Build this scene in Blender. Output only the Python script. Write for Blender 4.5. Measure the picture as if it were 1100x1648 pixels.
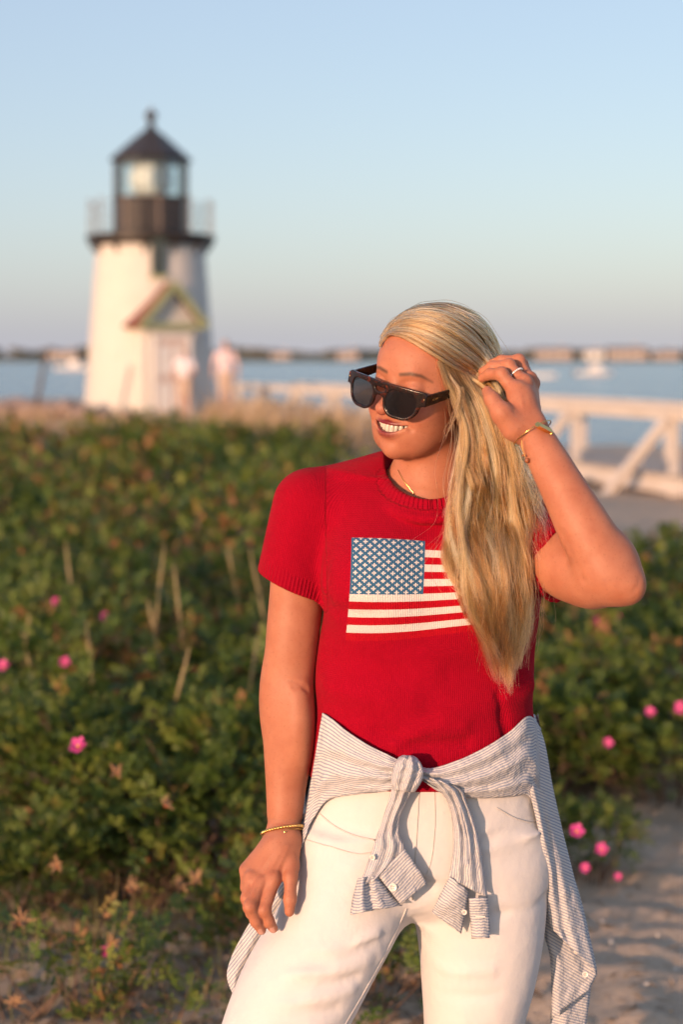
import bpy, bmesh, math, random
import numpy as np
from mathutils import Vector, Matrix, Euler
from mathutils.bvhtree import BVHTree

for _o in list(bpy.data.objects):
    bpy.data.objects.remove(_o, do_unlink=True)
scene = bpy.context.scene
COL = scene.collection
rng = np.random.default_rng(7)
random.seed(7)
R = math.radians

# ------------------------------------------------------------------ camera
FPX = 2600.0            # focal length in photograph pixels (1100 x 1648)
CAMZ, HORIZON = 1.6, 575.0
cam_d = bpy.data.cameras.new('camera')
cam = bpy.data.objects.new('camera', cam_d)
COL.objects.link(cam)
cam.location = (0, 0, CAMZ)
cam.rotation_euler = (R(90), 0, 0)
cam_d.sensor_fit = 'VERTICAL'
cam_d.sensor_height = 36.0
cam_d.lens = FPX / 1648 * 36.0
cam_d.shift_y = -(824 - HORIZON) / 1648
cam_d.clip_start, cam_d.clip_end = 0.05, 6000
cam_d.dof.use_dof = True
cam_d.dof.focus_distance = 2.43
cam_d.dof.aperture_fstop = 2.7
scene.camera = cam

# ------------------------------------------------------------------ sky, sun, exposure
SUN_EL, SUN_AZ = R(7.5), R(35.0)     # azimuth: how far left of straight behind the camera
to_sun = Vector((-math.sin(SUN_AZ) * math.cos(SUN_EL), -math.cos(SUN_AZ) * math.cos(SUN_EL), math.sin(SUN_EL)))
world = bpy.data.worlds.new('World')
scene.world = world
world.use_nodes = True
wn, wl = world.node_tree.nodes, world.node_tree.links
sky = wn.new('ShaderNodeTexSky')
sky.sky_type = 'NISHITA'
sky.sun_disc = False
sky.sun_elevation = SUN_EL
sky.sun_rotation = math.atan2(to_sun.x, to_sun.y)
sky.air_density, sky.dust_density, sky.ozone_density = 1.0, 1.6, 1.0
bg = wn['Background']
bg.inputs['Strength'].default_value = 0.085
# evening haze: a bluish veil over the whole sky that thickens evenly towards the horizon, all the way round
_tc = wn.new('ShaderNodeTexCoord')
_sp = wn.new('ShaderNodeSeparateXYZ')
wl.new(_tc.outputs['Generated'], _sp.inputs[0])


def _wm(op, a, b):
    q = wn.new('ShaderNodeMath')
    q.operation = op
    for i, v in enumerate((a, b)):
        if isinstance(v, (int, float)): q.inputs[i].default_value = v
        else: wl.new(v, q.inputs[i])
    return q.outputs[0]


_f = _wm('POWER', 2.71828, _wm('MULTIPLY', _wm('MAXIMUM', _sp.outputs[2], 0.0), -1 / 0.015))
_hz = wn.new('ShaderNodeMix')
_hz.data_type = 'RGBA'
wl.new(_f, _hz.inputs[0])
_hz.inputs[6].default_value = (0.185 / 0.085, 0.222 / 0.085, 0.318 / 0.085, 1)
_hz.inputs[7].default_value = (0.30 / 0.085, 0.305 / 0.085, 0.38 / 0.085, 1)
_add = wn.new('ShaderNodeMix')
_add.data_type = 'RGBA'
_add.blend_type = 'ADD'
_add.inputs[0].default_value = 1.0
wl.new(sky.outputs[0], _add.inputs[6])
wl.new(_hz.outputs[2], _add.inputs[7])
wl.new(_add.outputs[2], bg.inputs['Color'])
sun_d = bpy.data.lights.new('sun', 'SUN')
sun_d.energy = 3.9
sun_d.angle = R(0.6)
sun_d.color = (1.0, 0.60, 0.39)
sun = bpy.data.objects.new('sun', sun_d)
COL.objects.link(sun)
sun.rotation_euler = (-to_sun).to_track_quat('-Z', 'Y').to_euler()
sun.location = (-4, -4, 6)
vs = scene.view_settings
vs.view_transform = 'Standard'
vs.look = 'None'
vs.exposure = 0.50
vs.gamma = 1.0
vs.use_curve_mapping = False
scene.cycles.use_denoising = True
scene.cycles.max_bounces = 7
scene.cycles.diffuse_bounces = 3
scene.cycles.use_adaptive_sampling = True
scene.cycles.adaptive_threshold = 0.03
scene.cycles_curves.shape = 'RIBBONS'
scene.cycles.transparent_max_bounces = 16
scene.cycles.caustics_reflective = False
scene.cycles.caustics_refractive = False


# ------------------------------------------------------------------ helpers
def P(px, py, d=0.0):
    """a point of the woman's space: photograph position at 2.5 m + d from the camera"""
    Y = 2.5 + d
    return np.array([(px - 550) / FPX * Y, Y, CAMZ - (py - HORIZON) / FPX * Y])


def at(px, py, Y):
    return np.array([(px - 550) / FPX * Y, Y, CAMZ - (py - HORIZON) / FPX * Y])


def ground_at(px, Y, z=0.0):
    return np.array([(px - 550) / FPX * Y, Y, z])


def tag(o, label=None, cat=None, group=None, kind=None):
    if label: o['label'] = label
    if cat: o['category'] = cat
    if group: o['group'] = group
    if kind: o['kind'] = kind
    return o


def empty(name, loc=(0, 0, 0), rz=0.0, parent=None):
    o = bpy.data.objects.new(name, None)
    COL.objects.link(o)
    o.location = loc
    o.rotation_euler = (0, 0, rz)
    if parent: o.parent = parent
    return o


def mesh_obj(name, verts, faces, mat=None, parent=None, smooth=True, world_space=True):
    """verts in world space; a child of an Empty keeps its world place"""
    me = bpy.data.meshes.new(name)
    verts = np.asarray(verts, dtype=np.float64)
    if parent is not None and world_space:
        inv = np.array(parent_world(parent).inverted())
        verts = verts @ inv[:3, :3].T + inv[:3, 3]
    if isinstance(faces, np.ndarray) and faces.ndim == 2:
        n, k = faces.shape
        me.vertices.add(len(verts))
        me.vertices.foreach_set('co', verts.astype(np.float32).ravel())
        me.loops.add(n * k)
        me.loops.foreach_set('vertex_index', faces.astype(np.int32).ravel())
        me.polygons.add(n)
        me.polygons.foreach_set('loop_start', np.arange(0, n * k, k, dtype=np.int32))
        me.update(calc_edges=True)
    else:
        me.from_pydata([tuple(v) for v in verts], [], [tuple(int(i) for i in f) for f in faces])
        me.update()
    me.validate()
    if smooth:
        me.polygons.foreach_set('use_smooth', np.ones(len(me.polygons), dtype=bool))
    if mat: me.materials.append(mat)
    o = bpy.data.objects.new(name, me)
    COL.objects.link(o)
    if parent: o.parent = parent
    return o


def parent_world(p):
    m = Matrix.LocRotScale(p.location, p.rotation_euler, p.scale)
    if p.parent: m = parent_world(p.parent) @ m
    return m


class MB:
    """collects simple solids into one mesh"""
    def __init__(s): s.v, s.f = [], []

    def add(s, v, f):
        n = len(s.v)
        s.v += [tuple(map(float, q)) for q in v]
        s.f += [tuple(i + n for i in q) for q in f]

    def box(s, c, size, rot=None, taper=1.0):
        hx, hy, hz = [q / 2 for q in size]
        v = []
        for z in (-1, 1):
            t = taper if z > 0 else 1.0
            for x, y in ((-1, -1), (1, -1), (1, 1), (-1, 1)):
                v.append(Vector((x * hx * t, y * hy * t, z * hz)))
        if rot is not None: v = [rot @ q for q in v]
        v = [q + Vector(c) for q in v]
        s.add(v, [(3, 2, 1, 0), (4, 5, 6, 7), (0, 1, 5, 4), (1, 2, 6, 5), (2, 3, 7, 6), (3, 0, 4, 7)])

    def bar(s, a, b, w, h, up=(0, 0, 1)):
        a, b = Vector(a), Vector(b)
        t = (b - a).normalized()
        u = Vector(up)
        sx = t.cross(u)
        if sx.length < 1e-4: sx = t.cross(Vector((0, 1, 0)))
        sx.normalize()
        u = sx.cross(t)
        v = []
        for q in (a, b):
            for i, j in ((-1, -1), (1, -1), (1, 1), (-1, 1)):
                v.append(q + sx * (w / 2 * i) + u * (h / 2 * j))
        s.add(v, [(3, 2, 1, 0), (4, 5, 6, 7), (0, 1, 5, 4), (1, 2, 6, 5), (2, 3, 7, 6), (3, 0, 4, 7)])

    def tube(s, pts, r, n=8, closed=False, caps=True, flat=1.0):
        pts = [Vector(p) for p in pts]
        rs = r if hasattr(r, '__len__') else [r] * len(pts)
        m = len(pts)
        v, f = [], []
        prev = None
        for i, p in enumerate(pts):
            t = (pts[(i + 1) % m] - pts[i - 1]) if closed else (pts[min(i + 1, m - 1)] - pts[max(i - 1, 0)])
            t = t.normalized()
            if prev is None:
                prev = t.orthogonal().normalized()
            u = (prev - t * prev.dot(t)).normalized()
            prev = u
            w = t.cross(u)
            for k in range(n):
                a = 2 * math.pi * k / n
                v.append(p + (u * math.cos(a) * flat + w * math.sin(a)) * rs[i])
        for i in range(m if closed else m - 1):
            j = (i + 1) % m
            for k in range(n):
                f.append((i * n + k, i * n + (k + 1) % n, j * n + (k + 1) % n, j * n + k))
        if caps and not closed:
            f.append(tuple(range(n - 1, -1, -1)))
            f.append(tuple((m - 1) * n + k for k in range(n)))
        s.add(v, f)

    def lathe(s, prof, c=(0, 0, 0), n=24, ang0=0.0, caps=True):
        v, f = [], []
        for r, z in prof:
            for k in range(n):
                a = ang0 + 2 * math.pi * k / n
                v.append((c[0] + r * math.cos(a), c[1] + r * math.sin(a), c[2] + z))
        for i in range(len(prof) - 1):
            for k in range(n):
                f.append((i * n + k, i * n + (k + 1) % n, (i + 1) * n + (k + 1) % n, (i + 1) * n + k))
        if caps:
            f.append(tuple(range(n - 1, -1, -1)))
            f.append(tuple((len(prof) - 1) * n + k for k in range(n)))
        s.add(v, f)

    def ball(s, c, r, n=10, m=6):
        rr = r if hasattr(r, '__len__') else (r, r, r)
        v, f = [], []
        for i in range(m + 1):
            th = math.pi * i / m
            for k in range(n):
                a = 2 * math.pi * k / n
                v.append((c[0] + rr[0] * math.sin(th) * math.cos(a), c[1] + rr[1] * math.sin(th) * math.sin(a), c[2] + rr[2] * math.cos(th)))
        for i in range(m):
            for k in range(n):
                f.append((i * n + k, (i + 1) * n + k, (i + 1) * n + (k + 1) % n, i * n + (k + 1) % n))
        s.add(v, f)

    def build(s, name, mat, parent=None, smooth=False):
        return mesh_obj(name, s.v, s.f, mat, parent, smooth)


# ------------------------------------------------------------------ materials
def new_mat(name):
    m = bpy.data.materials.new(name)
    m.use_nodes = True
    nt = m.node_tree
    return m, nt, nt.nodes['Principled BSDF']


class NT:
    """short-hand for node building"""
    def __init__(s, nt): s.nt = nt

    def n(s, typ, **kw):
        q = s.nt.nodes.new(typ)
        for k, v in kw.items(): setattr(q, k, v)
        return q

    def link(s, a, b): s.nt.links.new(a, b)

    def val(s, sock, v):
        if isinstance(v, (int, float)): sock.default_value = v
        elif isinstance(v, tuple): sock.default_value = v
        else: s.link(v, sock)

    def math(s, op, a, b=0.0, c=0.0, clamp=False):
        q = s.n('ShaderNodeMath', operation=op)
        q.use_clamp = clamp
        for i, v in enumerate((a, b, c)): s.val(q.inputs[i], v)
        return q.outputs[0]

    def mix(s, f, a, b):
        q = s.n('ShaderNodeMix', data_type='RGBA')
        s.val(q.inputs[0], f)
        s.val(q.inputs[6], a if not isinstance(a, tuple) else tuple(a) + ((1,) if len(a) == 3 else ()))
        s.val(q.inputs[7], b if not isinstance(b, tuple) else tuple(b) + ((1,) if len(b) == 3 else ()))
        return q.outputs[2]

    def noise(s, scale, detail=4, rough=0.55, vec=None, dim='3D'):
        q = s.n('ShaderNodeTexNoise')
        q.inputs['Scale'].default_value = scale
        q.inputs['Detail'].default_value = detail
        q.inputs['Roughness'].default_value = rough
        if vec is not None: s.link(vec, q.inputs['Vector'])
        return q

    def ramp(s, fac, stops):
        q = s.n('ShaderNodeValToRGB')
        s.link(fac, q.inputs[0])
        el = q.color_ramp.elements
        while len(el) < len(stops): el.new(0.5)
        for e, (p, c) in zip(el, stops):
            e.position = p
            e.color = tuple(c) + (1,) if len(c) == 3 else c
        return q.outputs[0]

    def bump(s, h, strength, dist, normal=None):
        q = s.n('ShaderNodeBump')
        q.inputs['Strength'].default_value = strength
        q.inputs['Distance'].default_value = dist
        s.link(h, q.inputs['Height'])
        if normal is not None: s.link(normal, q.inputs['Normal'])
        return q.outputs[0]

    def coord(s, kind='Object'):
        return s.n('ShaderNodeTexCoord').outputs[kind]

    def attr(s, name, out='Fac'):
        q = s.n('ShaderNodeAttribute', attribute_name=name)
        return q.outputs[out]


def noisy(name, c1, c2, scale=20, rough=0.6, bump=0.0, bscale=None, bdist=0.01, metallic=0.0, spec=0.5, detail=5):
    m, nt, b = new_mat(name)
    t = NT(nt)
    co = t.coord()
    nz = t.noise(scale, detail, vec=co)
    f = t.ramp(nz.outputs['Fac'], [(0.3, (0, 0, 0)), (0.7, (1, 1, 1))])
    t.link(t.mix(f, c1, c2), b.inputs['Base Color'])
    b.inputs['Roughness'].default_value = rough
    b.inputs['Metallic'].default_value = metallic
    b.inputs['Specular IOR Level'].default_value = spec
    if bump:
        nb = t.noise(bscale or scale * 3, 6, vec=co)
        t.link(t.bump(nb.outputs['Fac'], bump, bdist), b.inputs['Normal'])
    return m
# ------------------------------------------------------------------ a small volume sculpting kit
def catmull(x, xs, ys):
    xs, ys = np.asarray(xs, float), np.asarray(ys, float)
    if xs[0] > xs[-1]: xs, ys = xs[::-1], ys[::-1]
    m = np.gradient(ys, xs)
    x = np.clip(x, xs[0], xs[-1])
    i = np.clip(np.searchsorted(xs, x) - 1, 0, len(xs) - 2)
    h = xs[i + 1] - xs[i]
    t = (x - xs[i]) / h
    return ((2 * t**3 - 3 * t**2 + 1) * ys[i] + (t**3 - 2 * t**2 + t) * h * m[i]
            + (-2 * t**3 + 3 * t**2) * ys[i + 1] + (t**3 - t**2) * h * m[i + 1])


def smin(a, b, k):
    if k <= 0: return np.minimum(a, b)
    h = np.maximum(k - np.abs(a - b), 0) / k
    return np.minimum(a, b) - h * h * k * 0.25


def rotm(rx=0, ry=0, rz=0):
    return np.array(Euler((rx, ry, rz)).to_matrix())


class Vol:
    def __init__(s, lo, hi, h):
        s.lo, s.h = np.array(lo, float), h
        s.n = np.ceil((np.array(hi) - s.lo) / h).astype(int) + 1
        s.ax = [(s.lo[i] + h * np.arange(s.n[i])).astype(np.float32) for i in range(3)]
        s.D = np.full(s.n, 1.0, dtype=np.float32)

    def sl(s, lo, hi):
        a = np.clip(np.floor((np.asarray(lo) - s.lo) / s.h).astype(int), 0, s.n)
        b = np.clip(np.ceil((np.asarray(hi) - s.lo) / s.h).astype(int) + 1, 0, s.n)
        if (b <= a).any(): return None, None
        q = tuple(slice(a[i], b[i]) for i in range(3))
        x = s.ax[0][q[0]][:, None, None]
        y = s.ax[1][q[1]][None, :, None]
        z = s.ax[2][q[2]][None, None, :]
        return q, (x, y, z)

    def put(s, q, d, k, op):
        if op == 'add': s.D[q] = smin(s.D[q], d, k)
        elif op == 'sub': s.D[q] = -smin(-s.D[q], d, k)
        elif op == 'int': s.D[q] = -smin(-s.D[q], -d, k)

    def ell(s, c, r, k=0.01, op='add', rot=None):
        c = np.asarray(c, float)
        r = np.asarray(r if hasattr(r, '__len__') else (r,) * 3, float)
        m = r.max() * 1.3 + k * 2 + 4 * s.h
        q, g = s.sl(c - m, c + m)
        if q is None: return
        x, y, z = [g[i] - c[i] for i in range(3)]
        if rot is not None:
            x, y, z = [rot[0][i] * x + rot[1][i] * y + rot[2][i] * z for i in range(3)]
        k0 = np.sqrt((x / r[0])**2 + (y / r[1])**2 + (z / r[2])**2)
        k1 = np.sqrt((x / r[0]**2)**2 + (y / r[1]**2)**2 + (z / r[2]**2)**2) + 1e-9
        s.put(q, (k0 * (k0 - 1) / k1).astype(np.float32), k, op)

    def cone(s, a, b, ra, rb, k=0.01, op='add', squash=None):
        """tapered capsule; squash=(axis vector, factor) flattens the section along that axis"""
        a, b = np.asarray(a, float), np.asarray(b, float)
        m = max(ra, rb) + k + 4 * s.h
        if squash is not None: m *= max(1, squash[1])
        q, g = s.sl(np.minimum(a, b) - m, np.maximum(a, b) + m)
        if q is None: return
        s.put(q, s._cone(g, a, b, ra, rb, squash), k, op)

    @staticmethod
    def _cone(g, a, b, ra, rb, squash=None):
        p = [g[i] - a[i] for i in range(3)]
        ba = b - a
        L = max((ba**2).sum(), 1e-12)
        t = np.clip((p[0] * ba[0] + p[1] * ba[1] + p[2] * ba[2]) / L, 0, 1)
        v = [p[i] - t * ba[i] for i in range(3)]
        n2 = v[0]**2 + v[1]**2 + v[2]**2
        if squash is not None:
            w = np.asarray(squash[0], float)
            w = w / np.linalg.norm(w)
            e = v[0] * w[0] + v[1] * w[1] + v[2] * w[2]
            n2 = n2 + e**2 * (1 / squash[1]**2 - 1)
        return (np.sqrt(np.maximum(n2, 0)) - (ra + t * (rb - ra))).astype(np.float32)

    def chain(s, pts, rs, k=0.01, op='add', squash=None):
        for i in range(len(pts) - 1):
            s.cone(pts[i], pts[i + 1], rs[i], rs[i + 1], k, op, squash)

    def fold(s, pts, w, hgt):
        """a soft ridge (hgt > 0) or crease (hgt < 0) along a polyline"""
        pts = [np.asarray(p, float) for p in pts]
        lo, hi = np.min(pts, 0) - 3 * w, np.max(pts, 0) + 3 * w
        q, g = s.sl(lo, hi)
        if q is None: return
        dm = None
        for i in range(len(pts) - 1):
            d = s._cone(g, pts[i], pts[i + 1], 0, 0)
            dm = d if dm is None else np.minimum(dm, d)
        # fade towards the ends
        s.D[q] -= (hgt * np.exp(-(dm / w)**2)).astype(np.float32)

    def loft(s, rings, k=0.01, op='add', p=2.2, zpad=0.0):
        """rings: (z, cx, cy, half-width x, half-depth front, half-depth back)"""
        rg = np.array(sorted(rings))
        z0, z1 = rg[0, 0], rg[-1, 0]
        mx = rg[:, 3:].max() + k + 4 * s.h
        lo = (rg[:, 1].min() - mx, rg[:, 2].min() - mx, z0 - k - 4 * s.h)
        hi = (rg[:, 1].max() + mx, rg[:, 2].max() + mx, z1 + k + 4 * s.h)
        q, (x, y, z) = s.sl(lo, hi)
        zz = z.ravel()
        c = [catmull(zz, rg[:, 0], rg[:, i])[None, None, :] for i in range(1, 6)]
        dx = np.abs(x - c[0]) / c[2]
        dy = y - c[1]
        dy = np.where(dy < 0, -dy / c[3], dy / c[4])
        nn = (dx**p + dy**p)**(1 / p)
        d = (nn - 1) * np.minimum(c[2], np.minimum(c[3], c[4]))
        cap = np.maximum(z0 - z, z - z1)
        d = np.maximum(d, cap)
        s.put(q, d.astype(np.float32), k, op)

    def cut(s, pt, nrm, k=0.0, lo=None, hi=None):
        """remove the half space in front of the plane"""
        nrm = np.asarray(nrm, float)
        nrm = nrm / np.linalg.norm(nrm)
        q, g = s.sl(s.lo if lo is None else lo, s.lo + s.n * s.h if hi is None else hi)
        d = sum((g[i] - pt[i]) * nrm[i] for i in range(3))
        s.put(q, (-d).astype(np.float32) * np.ones(1, np.float32), k, 'sub')

    def mesh(s, smooth=2):
        D, h = s.D, s.h
        D[0], D[-1], D[:, 0], D[:, -1], D[:, :, 0], D[:, :, -1] = 1, 1, 1, 1, 1, 1
        S = D < 0
        n = s.n
        cnt = np.zeros(n - 1, np.int8)
        for i in (0, 1):
            for j in (0, 1):
                for k in (0, 1):
                    cnt += S[i:n[0] - 1 + i, j:n[1] - 1 + j, k:n[2] - 1 + k]
        I, J, K = np.nonzero((cnt > 0) & (cnt < 8))
        idx = np.full(n - 1, -1, np.int32)
        idx[I, J, K] = np.arange(len(I))
        acc = np.zeros((len(I), 3))
        m = np.zeros(len(I))
        corner = {(i, j, k): D[I + i, J + j, K + k].astype(float) for i in (0, 1) for j in (0, 1) for k in (0, 1)}
        for ax in range(3):
            for u in (0, 1):
                for v in (0, 1):
                    a = [u, v]
                    a.insert(ax, 0)
                    b = list(a)
                    b[ax] = 1
                    da, db = corner[tuple(a)], corner[tuple(b)]
                    w = (da < 0) != (db < 0)
                    t = np.where(w, da / np.where(w, da - db, 1), 0)
                    pt = np.tile(np.array(a, float), (len(I), 1))
                    pt[:, ax] = t
                    acc += np.where(w[:, None], pt, 0)
                    m += w
        V = acc / m[:, None] + np.stack([I, J, K], 1)
        F = []
        for ax in range(3):
            o = [q for q in range(3) if q != ax]
            A = [slice(1, n[i] - 1) for i in range(3)]
            B = list(A)
            A[ax], B[ax] = slice(0, n[ax] - 1), slice(1, n[ax])
            sa, sb = S[tuple(A)], S[tuple(B)]
            e = np.stack(np.nonzero(sa != sb), 1)
            if not len(e): continue
            flip = sa[tuple(e.T)]
            base = e.copy()
            base[:, o[0]] += 1
            base[:, o[1]] += 1
            c = []
            for u, v in ((0, 0), (1, 0), (1, 1), (0, 1)):
                g = base.copy()
                g[:, o[0]] -= u
                g[:, o[1]] -= v
                c.append(idx[tuple(g.T)])
            c = np.stack(c, 1)
            if ax == 1: flip = ~flip
            c[~flip] = c[~flip][:, ::-1]
            F.append(c)
        F = np.concatenate(F)
        V = V * h + s.lo
        for _ in range(smooth):
            V = lap(V, F, 0.5)
        return V, F


def lap(V, F, w):
    acc = np.zeros_like(V)
    c = np.zeros(len(V))
    for i in range(4):
        a, b = F[:, i], F[:, (i + 1) % 4]
        for ax in range(3):
            acc[:, ax] += np.bincount(a, V[b, ax], len(V)) + np.bincount(b, V[a, ax], len(V))
        c += np.bincount(a, minlength=len(V)) + np.bincount(b, minlength=len(V))
    return V + w * (acc / np.maximum(c, 1)[:, None] - V)


def spline(pts, n):
    """a smooth curve through control points (Catmull-Rom, by chord length)"""
    pts = np.asarray(pts, float)
    s = np.concatenate([[0], np.cumsum(np.linalg.norm(np.diff(pts[:, :3], axis=0), axis=1) + 1e-9)])
    t = np.linspace(0, s[-1], n)
    return np.stack([catmull(t, s, pts[:, i]) for i in range(pts.shape[1])], 1)


def set_attr(o, name, vals, kind='FLOAT'):
    a = o.data.attributes.new(name, kind, 'POINT')
    v = np.asarray(vals, np.float32)
    if kind == 'FLOAT': a.data.foreach_set('value', v.ravel())
    elif kind == 'FLOAT_VECTOR': a.data.foreach_set('vector', v.ravel())
    elif kind == 'FLOAT_COLOR': a.data.foreach_set('color', v.ravel())


def to_px(V):
    V = np.asarray(V)
    return 550 + V[:, 0] / V[:, 1] * FPX, HORIZON + (CAMZ - V[:, 2]) / V[:, 1] * FPX
# ================================================================== the setting
def ground_height(x, y):
    """gentle sand relief; rises a little towards the light"""
    x, y = np.asarray(x, float), np.asarray(y, float)
    g = 0.02 * np.sin(x * 1.7 + 1.3 * np.sin(y * .9)) + 0.015 * np.sin(y * 2.1 + x * .6)
    g += 0.007 * np.sin(x * 9 + 2 * np.sin(y * 5)) + 0.006 * np.sin(y * 13 + 3 * np.sin(x * 6)) + 0.003 * np.sin(x * 31 + 2 * np.sin(y * 23)) * np.sin(y * 27)
    near = np.clip((9 - y) / 3, 0, 1)
    g += near * (.010 * np.sin(x * 19 + 4 * np.sin(y * 3.1 + x)) * np.sin(y * 15 + 3 * np.sin(x * 4.3)) + .006 * np.sin(y * 34 + 3 * np.sin(x * 7)))
    g *= np.clip(1.2 - np.hypot(x, y - 3) / 60, .2, 1)
    g += 0.12 * np.clip((y - 20) / 20, 0, 1) * np.clip((2 - x) / 8, 0, 1)
    shore = np.clip((x + 2) / 6, 0, 1)
    edge = 58 - 24 * shore
    g -= 1.1 * np.clip((y - edge) / 8, 0, 1)
    g -= .25 * shore * np.clip((y - 15) / 8, 0, 1)
    return g


def build_ground():
    xs = np.unique(np.concatenate([np.linspace(-70, -8, 32), np.linspace(-8, -3, 40), np.linspace(-3, 3, 200), np.linspace(3, 8, 40), np.linspace(8, 70, 32)]))
    ys = np.unique(np.concatenate([np.linspace(-30, 1, 30), np.linspace(1, 8, 230), np.linspace(8, 20, 90), np.linspace(20, 70, 80)]))
    X, Y = np.meshgrid(xs, ys)
    Z = ground_height(X, Y)
    V = np.stack([X.ravel(), Y.ravel(), Z.ravel()], 1)
    nx, ny = len(xs), len(ys)
    i = (np.arange(ny - 1)[:, None] * nx + np.arange(nx - 1)[None, :]).ravel()
    F = np.stack([i, i + 1, i + nx + 1, i + nx], 1)
    m, nt, b = new_mat('dry_sand')
    t = NT(nt)
    co = t.coord()
    n1, n2, n3 = t.noise(1.6, 5, vec=co), t.noise(40, 5, vec=co), t.noise(320, 3, vec=co)
    c = t.mix(n1.outputs['Fac'], (0.47, 0.365, 0.27), (0.58, 0.46, 0.35))
    c = t.mix(t.math('MULTIPLY', t.ramp(n2.outputs['Fac'], [(.5, (0, 0, 0)), (.62, (1, 1, 1))]), .55), c, (0.40, 0.29, 0.20))
    c = t.mix(t.math('MULTIPLY', t.ramp(n3.outputs['Fac'], [(.58, (0, 0, 0)), (.7, (1, 1, 1))]), .5), c, (0.62, 0.53, 0.42))
    t.link(c, b.inputs['Base Color'])
    b.inputs['Roughness'].default_value = 0.95
    b.inputs['Specular IOR Level'].default_value = 0.15
    h = t.math('ADD', t.math('MULTIPLY', n2.outputs['Fac'], 1.0), t.math('MULTIPLY', n3.outputs['Fac'], .3))
    t.link(t.bump(h, 0.9, 0.02), b.inputs['Normal'])
    tag(mesh_obj('ground', V, F, m), kind='structure')


build_ground()


def build_water():
    xs = np.linspace(-1500, 1500, 60)
    ys = np.concatenate([np.linspace(26, 120, 40), np.linspace(130, 4000, 60)])
    X, Y = np.meshgrid(xs, ys)
    V = np.stack([X.ravel(), Y.ravel(), np.full(X.size, -.45)], 1)
    nx, ny = len(xs), len(ys)
    i = (np.arange(ny - 1)[:, None] * nx + np.arange(nx - 1)[None, :]).ravel()
    F = np.stack([i, i + 1, i + nx + 1, i + nx], 1)
    m, nt, b = new_mat('harbour_water')
    t = NT(nt)
    co = t.coord()
    mp = t.n('ShaderNodeMapping')
    mp.inputs['Scale'].default_value = (1, .45, 1)
    t.link(co, mp.inputs[0])
    n1 = t.noise(1.3, 5, .6, vec=mp.outputs[0])
    b.inputs['Base Color'].default_value = (0.05, 0.13, 0.20, 1)
    b.inputs['Roughness'].default_value = 0.16
    b.inputs['IOR'].default_value = 1.33
    t.link(t.bump(n1.outputs['Fac'], 0.7, 0.5), b.inputs['Normal'])
    tag(mesh_obj('water', V, F, m), kind='structure')


build_water()

# ---- the far shore with its trees and houses
M_hazed_tree = noisy('hazed_tree_leaves', (0.07, 0.08, 0.06), (0.15, 0.13, 0.10), .25, 0.9)  # leaf colour lightened to stand in for distance haze
M_far_land = noisy('far_land', (0.10, 0.11, 0.06), (0.20, 0.17, 0.11), .05, 0.95)
M_shingle = noisy('weathered_shingle', (0.40, 0.34, 0.30), (0.52, 0.45, 0.40), .6, 0.9)
M_white = noisy('white_paint', (0.74, 0.72, 0.68), (0.80, 0.78, 0.74), 3, 0.55)
M_roof = noisy('grey_roof', (0.12, 0.11, 0.11), (0.19, 0.17, 0.16), 1.5, 0.85)
M_pane = noisy('window_pane', (0.03, 0.035, 0.045), (0.05, 0.055, 0.065), 2, 0.12)


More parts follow.
